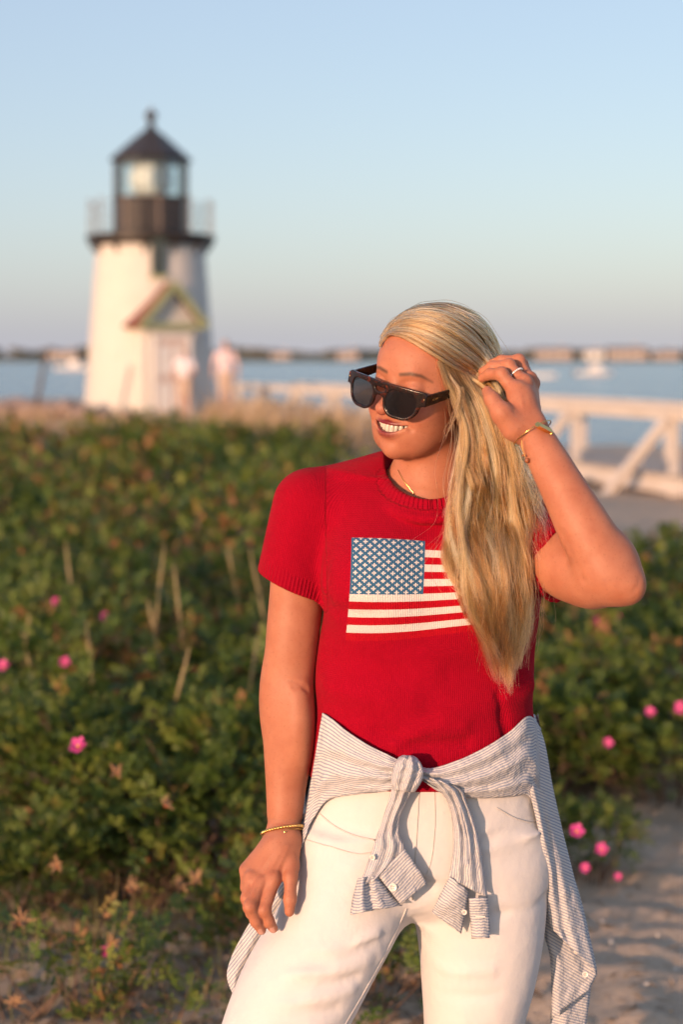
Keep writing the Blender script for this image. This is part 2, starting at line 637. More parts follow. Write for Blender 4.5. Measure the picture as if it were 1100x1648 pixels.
def build_far_shore():
    FY = 720.0
    v, f = [], []
    n = 160
    for i in range(n):
        x = -520 + 1040 * i / (n - 1)
        jag = 6 * math.sin(x * .021) + 3 * math.sin(x * .09 + 1)
        hh = 1.6 + .9 * math.sin(x * .013 + 2) + .5 * math.sin(x * .05)
        v += [(x, FY - 16 + jag, -.6), (x, FY - 6 + jag, .5), (x, FY + 20, hh), (x, FY + 160, hh + 2), (x, FY + 200, -.6)]
    for i in range(n - 1):
        for k in range(4): f.append((i * 5 + k, (i + 1) * 5 + k, (i + 1) * 5 + k + 1, i * 5 + k + 1))
    tag(mesh_obj('far_shore', v, f, M_far_land), kind='structure')
    # the wood along it reads as one low band
    mb = MB()
    r = random.Random(3)
    x = -500.0
    while x < 500:
        d = FY + r.uniform(5, 60)
        hgt = r.uniform(2.2, 4.6) * (1.25 if x < -40 else 1.0)
        w = r.uniform(3, 7)
        for _ in range(7):
            c = (x + r.uniform(-w, w) * .6, d + r.uniform(-2, 2), 1.4 + hgt * r.uniform(.35, .8))
            mb.ball(c, (w * r.uniform(.3, .55), w * .4, hgt * r.uniform(.22, .36)), 7, 5)
        x += r.uniform(2.2, 6.0)
    tag(mb.build('shore_wood', M_hazed_tree), 'low dark band of trees along the far shore', 'trees', kind='stuff')

    def house(px, wpx, hz, col, label, roof=.45):
        c = at(px, 575, FY - 2)
        w = wpx * FY / FPX
        o = empty('shore_house', (c[0], FY - 2, .8))
        L = lambda *q: tuple(np.array(q) + np.array([c[0], FY - 2, .8]))
        mb = MB(); mb.box(L(0, 4, hz / 2), (w, 8, hz)); wall = mb.build('wall', col, o)
        mb = MB()
        a = [L(-w / 2 - .4, -.5, hz), L(w / 2 + .4, -.5, hz), L(w / 2 + .4, 8.5, hz), L(-w / 2 - .4, 8.5, hz), L(-w / 2 - .4, 4, hz + hz * roof), L(w / 2 + .4, 4, hz + hz * roof)]
        mb.add(a, [(0, 1, 5, 4), (2, 3, 4, 5), (3, 0, 4), (1, 2, 5), (3, 2, 1, 0)])
        rf = mb.build('roof', M_roof, o)
        mb = MB(); mb.box(L(w * .22, 4, hz * (1 + roof) + .3), (.9, .9, 1.6)); mb.build('chimney', M_shingle, rf)
        k = max(2, int(w / 3.2))
        for i in range(k):
            xx = -w / 2 + w * (i + .5) / k
            mb = MB(); mb.box(L(xx, -.03, hz * .55), (1.2, .12, hz * .32)); mb.build('window', M_pane, o)
        tag(o, label, 'house', 'houses along the far shore')
    house(893, 56, 3.6, M_shingle, 'wide shingled house on the far shore just right of her raised fingers')
    house(1012, 62, 3.8, M_shingle, 'broad pale house on the far shore at the right, the longest one')
    house(958, 30, 3.2, M_white, 'small white house on the far shore between two broad ones')
    house(1075, 40, 2.6, M_shingle, 'low brown house on the far shore nearest the right edge')
    house(560, 34, 3.0, M_shingle, 'low brown house on the far shore just left of the sunglasses')
    house(452, 30, 2.6, M_shingle, 'brown house on the far shore right of the lighthouse visitors')
    house(100, 46, 3.0, M_shingle, 'low brown house on the far shore left of the lighthouse')


build_far_shore()


def boat(px, py, Y, L, label, rz=0.0, cabin=True):
    c = at(px, py, Y)
    o = empty('motor_boat', (c[0], Y, -.45), rz)
    W = parent_world(o)
    tr = lambda vs: [tuple(W @ Vector(q)) for q in vs]
    secs = []
    for t, w, k in ((-.5, .32, .55), (-.25, .36, .55), (.1, .36, .6), (.35, .24, .68), (.5, .02, .78)):
        secs += [(t * L, -w * L * .45, k * L * .16), (t * L, -w * L * .32, -.1), (t * L, 0, -.2), (t * L, w * L * .32, -.1), (t * L, w * L * .45, k * L * .16)]
    f = []
    for i in range(4):
        for k in range(4): f.append((i * 5 + k, i * 5 + k + 1, (i + 1) * 5 + k + 1, (i + 1) * 5 + k))
        f.append((i * 5 + 4, i * 5, (i + 1) * 5, (i + 1) * 5 + 4))
    f.append((0, 1, 2, 3, 4))
    mesh_obj('hull', tr(secs), f, M_white, o, False)
    if cabin:
        mb = MB(); mb.box((0, 0, L * .18), (L * .3, L * .22, L * .17), taper=.85); mb.v = tr(mb.v)
        k = mb.build('cabin', M_white, o)
        mb = MB(); mb.box((0, 0, L * .2), (L * .305, L * .20, L * .06), taper=.97); mb.v = tr(mb.v)
        mb.build('windscreen', M_pane, k)
    mb = MB(); mb.box((-L * .52, 0, L * .07), (L * .05, L * .06, L * .16)); mb.v = tr(mb.v)
    mb.build('outboard_motor', M_roof, o)
    tag(o, label, 'boat', 'boats moored in the harbour')


boat(958, 606, 185, 4.6, 'small white motor boat on the water, the brightest one at right', .25)
boat(868, 606, 165, 3.6, 'pale low boat on the water right beside her raised hand', -.1, False)
boat(118, 594, 260, 6.0, 'small white boat on the water left of the lighthouse', .1)

# ---- the lighthouse
LX, LY, LZ = at(243, 575, 42)[0], 42.0, .10
PXM = FPX / 42.0
M_tower = noisy('whitewashed_shingle', (0.535, 0.51, 0.465), (0.575, 0.55, 0.505), 2.5, 0.75, .3, 8, .02)
M_black = noisy('black_iron', (0.020, 0.018, 0.018), (0.036, 0.029, 0.026), 5, 0.42)
M_redroof = noisy('red_shingle', (0.13, 0.028, 0.024), (0.18, 0.045, 0.035), 6, 0.8)
M_green = noisy('pale_green_trim', (0.27, 0.31, 0.15), (0.34, 0.37, 0.20), 4, 0.6)
M_darkgreen = noisy('dark_green_paint', (0.03, 0.06, 0.05), (0.05, 0.09, 0.07), 4, 0.5)
M_brass = noisy('brass', (0.45, 0.30, 0.12), (0.55, 0.38, 0.16), 10, 0.35, metallic=.9)
M_door = noisy('door_paint', (0.55, 0.42, 0.36), (0.62, 0.50, 0.44), 3, 0.6)


def glass_material(name, tint, alpha_like):
    m, nt, b = new_mat(name)
    t = NT(nt)
    tr = t.n('ShaderNodeBsdfTransparent')
    tr.inputs[0].default_value = tuple(tint) + (1,)
    gl = t.n('ShaderNodeBsdfGlossy')
    gl.inputs['Roughness'].default_value = 0.03
    fr = t.n('ShaderNodeFresnel')
    fr.inputs[0].default_value = 1.5
    mx = t.n('ShaderNodeMixShader')
    t.link(t.math('MULTIPLY_ADD', fr.outputs[0], 1.0, alpha_like), mx.inputs[0])
    t.link(tr.outputs[0], mx.inputs[1])
    t.link(gl.outputs[0], mx.inputs[2])
    t.link(mx.outputs[0], nt.nodes['Material Output'].inputs['Surface'])
    return m


M_glass = glass_material('lantern_glass', (0.93, 0.96, 0.96), 0.02)
M_lens = noisy('frosted_lens', (0.74, 0.78, 0.76), (0.80, 0.84, 0.82), 12, 0.25)


M_rail = noisy('weathered_rail', (0.16, 0.12, 0.10), (0.24, 0.19, 0.16), 6, 0.6)


def build_lighthouse():
    o = empty('lighthouse', (LX, LY, LZ))
    tag(o, 'short white lighthouse with black lantern room standing by the shore', 'lighthouse')
    Z = lambda py: CAMZ - (py - HORIZON) / PXM
    c = (LX, LY, 0)
    def part(name, mat, fn, parent=o, smooth=False):
        mb = MB(); fn(mb)
        return mb.build(name, mat, parent, smooth)
    part('foundation', noisy('foundation_stone', (.28, .24, .2), (.38, .33, .28), 4, .9), lambda m: m.lathe([(1.95, LZ - .5), (1.95, LZ + .05), (1.80, LZ + .12)], c, 32))
    zt, zb = Z(388), LZ + .1
    prof = [(1.72 + (1.38 - 1.72) * (k / 20) + (.012 if k % 2 else 0), zb + (zt - zb) * k / 20) for k in range(21)]
    part('tower', M_tower, lambda m: m.lathe(prof, c, 48), smooth=True)
    part('gallery_deck', M_black, lambda m: m.lathe([(1.42, Z(398)), (1.50, Z(392)), (1.66, Z(389)), (1.68, Z(380)), (1.60, Z(379)), (.9, Z(378.5))], c, 40))
    # eight brackets below the deck
    for k in range(12):
        a = k / 12 * 2 * math.pi
        part('bracket', M_black, lambda m: m.bar((LX + 1.36 * math.cos(a), LY + 1.36 * math.sin(a), Z(412)), (LX + 1.6 * math.cos(a), LY + 1.6 * math.sin(a), Z(391)), .06, .08))
    # lantern
    part('lantern_wall', M_black, lambda m: m.lathe([(.98, Z(380)), (1.0, Z(376)), (.98, Z(374)), (.98, Z(325)), (1.01, Z(322)), (1.01, Z(319)), (.94, Z(318.5))], c, 10, R(8)))
    for k in range(10):
        a0, a1 = R(8) + k * R(36), R(8) + (k + 1) * R(36)
        am, rr = (a0 + a1) / 2, .90 * math.cos(R(18))
        part('lantern_mullion', M_black, lambda m: m.bar((LX + .95 * math.cos(a0), LY + .95 * math.sin(a0), Z(319)), (LX + .95 * math.cos(a0), LY + .95 * math.sin(a0), Z(258)), .034, .034))
        p = [(LX + .93 * math.cos(a), LY + .93 * math.sin(a), z) for a, z in ((a0, Z(319)), (a1, Z(319)), (a1, Z(259)), (a0, Z(259)))]
        q = [(LX + (x - LX) * .985, LY + (y - LY) * .985, z) for x, y, z in p]
        part('lantern_pane', M_glass, lambda m: m.add(p + q, [(0, 1, 2, 3), (7, 6, 5, 4), (0, 4, 5, 1), (1, 5, 6, 2), (2, 6, 7, 3), (3, 7, 4, 0)]))
    part('lens', M_lens, lambda m: m.lathe([(.22, Z(319)), (.36, Z(314)), (.50, Z(305)), (.56, Z(292)), (.56, Z(286)), (.50, Z(272)), (.36, Z(264)), (.2, Z(262))], c, 20), smooth=True)
    part('lens_pedestal', M_brass, lambda m: m.lathe([(.16, Z(340)), (.14, Z(317))], c, 14))
    rf = part('roof', M_black, lambda m: m.lathe([(.98, Z(262)), (1.06, Z(260)), (1.07, Z(257)), (1.01, Z(253)), (.62, Z(232)), (.36, Z(218)), (.14, Z(208)), (.10, Z(203)), (.11, Z(201))], c, 10, R(8)))
    part('vent_ball', M_black, lambda m: (m.lathe([(.10, Z(204)), (.07, Z(199)), (.07, Z(196)), (.11, Z(194))], c, 12), m.ball((LX, LY, Z(186)), .155, 14, 9)), rf, True)
    part('lightning_rod', M_black, lambda m: m.tube([(LX, LY, Z(180)), (LX, LY, Z(171))], .025, 6), rf)
    # railing round the gallery
    ra = 1.60
    for k in range(12):
        a = R(14) + k * R(30)
        x, y = LX + ra * math.cos(a), LY + ra * math.sin(a)
        part('railing_post', M_rail, lambda m: (m.tube([(x, y, Z(380)), (x, y, Z(327))], .022, 6), m.ball((x, y, Z(326)), .045, 8, 5)))
    for py in (331, 347, 363):
        part('railing_ring', M_rail, lambda m: m.tube([(LX + ra * math.cos(R(10 * k)), LY + ra * math.sin(R(10 * k)), Z(py)) for k in range(36)], .010, 5, True))
    # tower window
    a = math.atan2(-1, .25)
    rx = lambda z: 1.72 + (1.38 - 1.72) * (z - zb) / (zt - zb)
    nrm = Vector((math.cos(a), math.sin(a), 0))
    tan = Vector((-math.sin(a), math.cos(a), 0))
    rot = Matrix((tan, nrm, Vector((0, 0, 1)))).transposed()
    zc = Z(419)
    w0 = Vector((LX, LY, zc)) + nrm * (rx(zc) + .02)
    w = part('window', M_darkgreen, lambda m: m.box(w0, (.36, .16, .92), rot))
    for sx in (-1, 1):
        for sz in (-1, 0, 1): part('pane', M_pane, lambda m: m.box(w0 + nrm * .085 + tan * (sx * .078) + Vector((0, 0, sz * .27)), (.12, .02, .22), rot), w)
    part('sill', M_green, lambda m: m.box(w0 + Vector((0, 0, -.49)) + nrm * .05, (.46, .2, .06), rot), w)
    # entry hut with gable roof, its front turned to the right
    fd = Vector((.54, -.842, 0)).normalized()
    sd = Vector((fd.y * -1, fd.x, 0))
    def E(s_, f_, z): return Vector((LX - .38, LY, 0)) + sd * s_ + fd * f_ + Vector((0, 0, z))
    hw, f0, f1 = .72, .6, 2.0
    ze, zp = Z(521), Z(464)
    hut = [E(-hw, f0, LZ), E(hw, f0, LZ), E(hw, f1, LZ), E(-hw, f1, LZ), E(-hw, f0, ze), E(hw, f0, ze), E(hw, f1, ze), E(-hw, f1, ze), E(0, f0, zp - .08), E(0, f1, zp - .08)]
    part('entry_wall', M_tower, lambda m: m.add(hut, [(0, 4, 7, 3), (1, 2, 6, 5), (3, 7, 9, 6, 2), (0, 1, 5, 8, 4), (4, 8, 9, 7), (5, 6, 9, 8)]))
    rp = part('entry_roof', M_redroof, lambda m: [m.add([E(s_ * (hw + .20), f0 - .1, ze - .14), E(s_ * (hw + .20), f1 + .16, ze - .14), E(0, f1 + .16, zp), E(0, f0 - .1, zp),
                E(s_ * (hw + .20), f0 - .1, ze - .06), E(s_ * (hw + .20), f1 + .16, ze - .06), E(0, f1 + .16, zp + .08), E(0, f0 - .1, zp + .08)],
                [(0, 1, 2, 3), (7, 6, 5, 4), (0, 4, 5, 1), (1, 5, 6, 2), (2, 6, 7, 3), (3, 7, 4, 0)]) for s_ in (-1, 1)])
    part('gable_trim', M_green, lambda m: [m.bar(E(s_ * (hw + .20), f1 + .20, ze - .10), E(0, f1 + .20, zp + .04), .06, .16) for s_ in (-1, 1)] + [m.bar(E(-hw - .15, f1 + .1, ze - .1), E(hw + .15, f1 + .1, ze - .1), .16, .14)], rp)
    part('cornice', M_green, lambda m: m.bar(E(-hw - .1, f0, ze - .12), E(-hw - .1, f1, ze - .12), .12, .12), rp)
    d0 = E(.0, f1 + .02, LZ + 1.0)
    rot2 = Matrix((sd, fd, Vector((0, 0, 1)))).transposed()
    d = part('door', M_door, lambda m: m.box(d0, (.85, .06, 1.95), rot2))
    for zz in (-.5, .42):
        for sx in (-.2, .2): part('panel', M_white, lambda m: m.box(d0 + fd * .035 + sd * sx + Vector((0, 0, zz)), (.28, .03, .72), rot2), d)
    part('handle', M_brass, lambda m: m.ball(d0 + fd * .07 + sd * .34, .035, 8, 5), d)
    part('door_frame', M_white, lambda m: [m.box(d0 + sd * (s_ * .48) + fd * .02, (.1, .09, 2.05), rot2) for s_ in (-1, 1)] + [m.box(d0 + Vector((0, 0, 1.03)) + fd * .02, (1.1, .09, .1), rot2)], d)
    part('step', noisy('step_stone', (.3, .27, .23), (.4, .36, .31), 5, .9), lambda m: m.box(E(0, f1 + .3, LZ + .02), (1.3, .6, .2), rot2))


build_lighthouse()

# ---- boulders of the sea wall near the tower
M_rock = noisy('brown_boulder', (0.20, 0.145, 0.12), (0.33, 0.25, 0.21), 3, 0.9, .6, 9, .05)


def boulder(px, py, Y, r, label, seed):
    c = at(px, py, Y)
    bm = bmesh.new()
    bmesh.ops.create_icosphere(bm, subdivisions=2, radius=1)
    rr = random.Random(seed)
    dirs = [(Vector((rr.gauss(0, 1), rr.gauss(0, 1), rr.gauss(0, 1))).normalized(), rr.uniform(.62, .95)) for _ in range(9)]
    for v in bm.verts:
        n = v.co.normalized()
        k = 1.0
        for d, w in dirs:
            e = n.dot(d)
            if e > w * .75: k = min(k, w / max(e, .3))
        v.co = n * k
    me = bpy.data.meshes.new('boulder')
    bm.to_mesh(me); bm.free()
    me.materials.append(M_rock)
    o = bpy.data.objects.new('boulder', me)
    COL.objects.link(o)
    o.location = c
    o.scale = (r * rr.uniform(1, 1.5), r * rr.uniform(.8, 1.1), r * rr.uniform(.6, .8))
    o.rotation_euler = (0, 0, rr.uniform(0, 6))
    tag(o, label, 'rock', 'boulders below the lighthouse')


_bl = [(6, 664, 40, .50, 'brown boulder at the left edge beside the water'), (38, 661, 40.5, .62, 'brown boulder under the leaning stake'),
       (76, 662, 40, .58, 'rounded brown boulder right of the leaning stake'), (108, 662, 39.6, .50, 'brown boulder on the sea wall nearest the tower foot, left side'),
       (132, 668, 39, .36, 'small boulder touching the left foot of the tower'), (172, 672, 38.6, .26, 'small stone in front of the tower foot, left one'),
       (200, 671, 38.4, .24, 'small reddish stone in front of the middle of the tower foot'), (222, 674, 38.5, .22, 'small stone in front of the tower foot, right one')]
for i, (px, py, Y, r_, lb) in enumerate(_bl): boulder(px, py, Y, r_, lb, 20 + i)

# leaning stake at the left
stake = MB()
stake.tube([at(58, 655, 38), at(66, 610, 38), at(75, 562, 38)], [.055, .05, .04], 8)
tag(stake.build('stake', noisy('dark_wood', (.07, .055, .05), (.12, .09, .08), 6, .85), None, True), 'thin dark leaning stake by the water left of the lighthouse', 'stake')

# ---- the white footbridge
def build_bridge():
    A, B = at(384, 575, 41.5), at(1571.5, 575, 15.0)
    A, B = Vector((A[0], A[1], 0)), Vector((B[0], B[1], 0))
    t = (B - A).normalized()
    s = Vector((t.y, -t.x, 0))
    if s.y > 0: s = -s                       # towards the camera
    o = empty('footbridge', A)
    tag(o, 'white wooden footbridge with railings leading from the lighthouse to the right', 'bridge')
    L = (B - A).length
    M_w = noisy('white_bridge_paint', (0.50, 0.45, 0.40), (0.60, 0.56, 0.52), 2, 0.65)
    M_deck = noisy('grey_deck_wood', (0.30, 0.26, 0.22), (0.42, 0.37, 0.32), 3, 0.85)
    W, zd, zr = 1.5, .10, .93
    n = int(L / .6)
    for k in range(n):
        c = A + t * (L * (k + .5) / n) + s * (-W / 2)
        m = MB(); m.bar(c - s * (W / 2 + .08), c + s * (W / 2 + .08), L / n - .03, .05)
        m.v = [(x, y, z + zd) for x, y, z in m.v]
        m.build('plank', M_deck, o)
    for side in (0, -W):
        off = s * side
        m = MB(); m.bar(A + off + Vector((0, 0, zr)), B + off + Vector((0, 0, zr)), .16, .05); m.build('cap_rail', M_w, o)
        m = MB(); m.bar(A + off + Vector((0, 0, zr - .085)), B + off + Vector((0, 0, zr - .075)), .04, .09); m.build('top_rail', M_w, o)
        m = MB(); m.bar(A + off + Vector((0, 0, zd - .12)), B + off + Vector((0, 0, zd - .12)), .08, .2); m.build('side_beam', M_w, o)
        np_ = int(L / 2.7)
        for k in range(np_ + 1):
            p = A + t * (L * k / np_) + off
            m = MB(); m.bar(p + Vector((0, 0, -.8)), p + Vector((0, 0, zr - .03)), .10, .10, up=t); m.build('post', M_w, o)
            if side == 0:
                q = p + s * .10
                m = MB(); m.bar(q + s * .45 + t * -.95 + Vector((0, 0, -.30)), q + Vector((0, 0, .82)), .10, .12, up=t); m.build('brace', M_w, o)


build_bridge()


# ---- two visitors by the door
def far_person(px, py_top, hgt, top_c, leg_c, hair_c, Y, label, pose):
    hp = at(px, py_top, Y)
    z0 = hp[2] - hgt
    X0 = hp[0]
    o = empty('person', (X0, Y, z0))
    k = hgt / 1.7
    g = lambda x, y, z: np.array([X0 + x * k, Y + y * k, z0 + z * k])
    v = Vol(g(-.45, -.3, -.02), g(.45, .3, 1.74), .016)
    v.ell(g(0, -.01, 1.59), np.array([.075, .09, .11]) * k, 0)
    v.cone(g(0, 0, 1.40), g(0, 0, 1.52), .055, .05, .03)
    v.cone(g(0, 0, 1.02), g(0, 0, 1.34), .13, .135, .05, squash=((0, 1, 0), .75))
    v.cone(g(-.14, 0, 1.38), g(.14, 0, 1.38), .055, .055, .05)
    el, er, wl_, wr_ = pose
    v.chain([g(-.19, 0, 1.38), g(*el), g(*wl_)], [.05, .04, .028], .03)
    v.chain([g(.19, 0, 1.38), g(*er), g(*wr_)], [.05, .04, .028], .03)
    v.ell(g(*wl_), np.array([.035, .025, .05]) * k, .02)
    v.ell(g(*wr_), np.array([.035, .025, .05]) * k, .02)
    for s_ in (-1, 1):
        v.chain([g(s_ * .085, 0, .93), g(s_ * .09, -.015, .50), g(s_ * .095, .01, .08)], [.088, .06, .042], .04)
        v.cone(g(s_ * .095, .02, .04), g(s_ * .11, -.14, .03), .045, .035, .03)
    V, F = v.mesh(1)
    mesh_obj('body', V, F, noisy('visitor_skin', (.42, .24, .16), (.5, .29, .2), 6, .55), o)
    w = Vol(g(-.45, -.3, .8), g(.45, .3, 1.5), .016)
    w.cone(g(0, 0, .96), g(0, 0, 1.34), .15, .15, .05, squash=((0, 1, 0), .78))
    w.cone(g(-.15, 0, 1.38), g(.15, 0, 1.38), .07, .07, .05)
    a = np.array(el) * .6 + np.array((-.19, 0, 1.38)) * .4
    b = np.array(er) * .6 + np.array((.19, 0, 1.38)) * .4
    w.cone(g(-.19, 0, 1.38), g(*a), .066, .062, .03)
    w.cone(g(.19, 0, 1.38), g(*b), .066, .062, .03)
    V, F = w.mesh(1)
    mesh_obj('shirt', V, F, top_c, o)
    w = Vol(g(-.3, -.3, .3), g(.3, .3, 1.1), .016)
    w.cone(g(0, 0, .95), g(0, 0, 1.0), .15, .145, .05, squash=((0, 1, 0), .8))
    for s_ in (-1, 1): w.cone(g(s_ * .09, 0, .92), g(s_ * .095, -.01, .52), .108, .085, .03)
    V, F = w.mesh(1)
    mesh_obj('shorts', V, F, leg_c, o)
    w = Vol(g(-.15, -.15, 1.45), g(.15, .2, 1.76), .012)
    w.ell(g(0, .018, 1.615), np.array([.088, .100, .105]) * k, 0)
    w.ell(g(0, -.09, 1.56), np.array([.062, .07, .075]) * k, .01, 'sub')
    V, F = w.mesh(1)
    mesh_obj('hair', V, F, hair_c, o)
    tag(o, label, 'person')


_pink = noisy('pale_pink_cloth', (.62, .48, .50), (.70, .56, .57), 5, .85)
_pale = noisy('pale_lilac_cloth', (.62, .58, .62), (.70, .66, .70), 5, .85)
_tan = noisy('tan_cloth', (.40, .30, .24), (.48, .37, .30), 5, .85)
_hair1 = noisy('brown_hair', (.10, .06, .04), (.16, .10, .06), 20, .6)
_hair2 = noisy('grey_hat_cloth', (.22, .20, .20), (.3, .28, .27), 20, .7)
far_person(297, 562, 1.56, _pale, _tan, _hair1, 38.2, 'person in a pale top standing before the lighthouse door', ((-.30, -.02, 1.12), (.28, -.05, 1.12), (-.20, -.14, .95), (.16, -.18, 1.05)))
far_person(363, 548, 1.72, _pink, _tan, _hair2, 37.6, 'person in a pinkish shirt and dark cap standing right of the entry hut', ((-.28, 0, 1.12), (.29, .02, 1.12), (-.27, -.06, .86), (.28, -.06, .86)))
# ================================================================== rose bushes, grass, flowers
def leaf_material(name, greens, warm=.13):
    m, nt, b = new_mat(name)
    t = NT(nt)
    r = t.attr('tint')
    c = t.ramp(r, [(0.0, greens[0]), (0.45, greens[1]), (0.80, greens[2]), (1 - warm, (0.25, 0.18, 0.045)), (1.0, (0.34, 0.15, 0.065))])
    n = t.noise(35, 2, vec=t.coord())
    c = t.mix(t.math('MULTIPLY', n.outputs['Fac'], .35), c, greens[0])
    t.link(c, b.inputs['Base Color'])
    b.inputs['Roughness'].default_value = 0.5
    b.inputs['Specular IOR Level'].default_value = 0.35
    # thin leaves let some light through
    tl = t.n('ShaderNodeBsdfTranslucent')
    t.link(c, tl.inputs['Color'])
    mx = t.n('ShaderNodeMixShader')
    mx.inputs[0].default_value = 0.28
    t.link(b.outputs[0], mx.inputs[1])
    t.link(tl.outputs[0], mx.inputs[2])
    t.link(mx.outputs[0], nt.nodes['Material Output'].inputs['Surface'])
    return m


M_leaf = leaf_material('rose_leaf', [(0.036, 0.070, 0.013), (0.100, 0.150, 0.024), (0.190, 0.215, 0.038)])
M_stem = noisy('rose_stem', (0.10, 0.06, 0.04), (0.18, 0.11, 0.07), 30, .85)
M_petal = noisy('pink_petal', (0.50, 0.045, 0.23), (0.62, 0.09, 0.33), 30, .55)
M_pistil = noisy('yellow_pistil', (0.6, 0.42, 0.06), (0.7, 0.5, 0.1), 60, .7)
M_hip = noisy('rose_hip_skin', (0.28, 0.06, 0.03), (0.36, 0.11, 0.04), 30, .35)
M_straw = noisy('straw_grass', (0.24, 0.19, 0.09), (0.34, 0.27, 0.14), 30, .8)
M_sepal = noisy('dry_sepal', (0.20, 0.10, 0.05), (0.30, 0.18, 0.08), 40, .8)
M_grass = noisy('green_grass', (0.07, 0.12, 0.03), (0.16, 0.18, 0.06), 12, .7)

_LEAF = np.array([[0, 0, 0], [.42, -.30, .10], [.46, 0, 0], [.42, .30, .10], [.80, -.20, .06], [.82, 0, -.02], [.80, .20, .06], [1.08, 0, -.08]])
_LEAFF = np.array([[0, 1, 2, 2], [0, 2, 3, 3], [1, 4, 5, 2], [2, 5, 6, 3], [4, 7, 5, 5], [5, 7, 6, 6]])


def frames(d, up):
    d = d / np.linalg.norm(d, axis=1, keepdims=True)
    s = np.cross(up, d)
    s /= np.linalg.norm(s, axis=1, keepdims=True) + 1e-9
    u = np.cross(d, s)
    return d, s, u


def leaves(base, d, up, size, simple=False):
    """a leaf at each base, pointing along d, faces joined to one array"""
    d, s, u = frames(d, up)
    if simple:
        L = np.array([[0, 0, 0], [.5, -.34, .08], [1, 0, -.05], [.5, .34, .08]])
        Fq = np.array([[0, 1, 2, 3]])
    else:
        L, Fq = _LEAF, _LEAFF
    n, k = len(base), len(L)
    sz = size[:, None, None]
    V = base[:, None, :] + sz * (L[None, :, 0:1] * d[:, None, :] + L[None, :, 1:2] * s[:, None, :] + L[None, :, 2:3] * u[:, None, :])
    F = (np.arange(n)[:, None, None] * k + Fq[None]).reshape(-1, Fq.shape[1])
    return V.reshape(-1, 3), F, k


def quads_to_faces(F):
    return [tuple(q[:3]) if q[2] == q[3] else tuple(q) for q in F.tolist()]


def bush_leaves(r, n, rad, hgt, lsize, simple=False, lobes=5):
    """compound leaves spread over a lumpy dome with open gaps"""
    cs = np.stack([r.normal(0, rad * .42, lobes), r.normal(0, rad * .42, lobes), r.uniform(hgt * .30, hgt * .62, lobes)], 1)
    cr = r.uniform(.40, .62, lobes) * rad
    pts, nr = [], []
    i = r.integers(0, lobes, n)
    v = r.normal(0, 1, (n, 3))
    v[:, 2] = np.abs(v[:, 2]) * .9 - .25
    v /= np.linalg.norm(v, axis=1, keepdims=True)
    q = r.uniform(.45, 1.08, n)[:, None]**.7
    base = cs[i] + v * cr[i][:, None] * q * np.array([1, 1, hgt / rad * .85])
    keep = base[:, 2] > .02
    base, v = base[keep], v[keep]
    n = len(base)
    d = v + r.normal(0, .45, (n, 3)) + np.array([0, 0, .25])
    d /= np.linalg.norm(d, axis=1, keepdims=True)
    up = np.tile([0, 0, 1.], (n, 1)) + r.normal(0, .35, (n, 3))
    if simple:
        t = r.uniform(0, 1, n)
        V, F, k = leaves(base, d, up, lsize * r.uniform(.7, 1.4, n), True)
        return V, F, np.repeat(t, k), base
    dd, ss, uu = frames(d, up)
    B, D_, U_, S_, T_ = [], [], [], [], []
    tt = np.clip(r.beta(2, 2, n), 0, 1) * .86 + (r.uniform(0, 1, n) < .10) * .3
    for pos, side, sc in ((0.25, -1, .8), (.25, 1, .8), (.55, -1, 1), (.55, 1, 1), (.85, -1, 1), (.85, 1, 1), (1.0, 0, 1.1)):
        B.append(base + dd * (pos * lsize * 2.6) - np.array([0, 0, 1]) * (pos**2 * lsize * .5))
        D_.append(dd * (.45 if side else 1) + ss * side * .9 + r.normal(0, .12, (n, 3)))
        U_.append(uu + r.normal(0, .25, (n, 3)))
        S_.append(lsize * sc * r.uniform(.8, 1.15, n))
        T_.append(np.clip(tt + r.normal(0, .05, n), 0, 1))
    V, F, k = leaves(np.concatenate(B), np.concatenate(D_), np.concatenate(U_), np.concatenate(S_))
    return V, F, np.repeat(np.concatenate(T_), k), base


def bush_stems(r, base, n, rad):
    mb = MB()
    pick = base[r.integers(0, len(base), n)]
    for p in pick:
        a = np.array([p[0] * .3 + r.normal(0, .04), p[1] * .3 + r.normal(0, .04), -.03])
        m = (a + p) / 2 + np.array([p[0] * .15, p[1] * .15, .04])
        mb.tube(spline([a, m, p], 5), [.006, .005, .0045, .0035, .002], 5)
    return mb


def leaf_mesh(name, V, F, T, mat):
    me = bpy.data.meshes.new(name)
    me.from_pydata(V.tolist(), [], quads_to_faces(F))
    me.update()
    me.materials.append(mat)
    a = me.attributes.new('tint', 'FLOAT', 'POINT')
    a.data.foreach_set('value', T.astype(np.float32))
    return me


PROTO = []
for k in range(5):
    rr = np.random.default_rng(100 + k)
    rad, hgt = .42, .55
    V, F, T, base = bush_leaves(rr, 560, rad, hgt, .028)
    st = bush_stems(rr, base, 26, rad)
    me2 = bpy.data.meshes.new('stem')
    me2.from_pydata(st.v, [], st.f)
    me2.materials.append(M_stem)
    PROTO.append((leaf_mesh('foliage', V, F, T, M_leaf), me2))


for k in range(2):                      # loose young sprigs: fewer, larger leaves
    rr = np.random.default_rng(140 + k)
    V, F, T, base = bush_leaves(rr, 75, .36, .42, .040, False, 4)
    st = bush_stems(rr, base, 20, .36)
    me2 = bpy.data.meshes.new('stem')
    me2.from_pydata(st.v, [], st.f)
    me2.materials.append(M_stem)
    PROTO.append((leaf_mesh('foliage', V, F, np.clip(T + .12, 0, 1), M_leaf), me2))


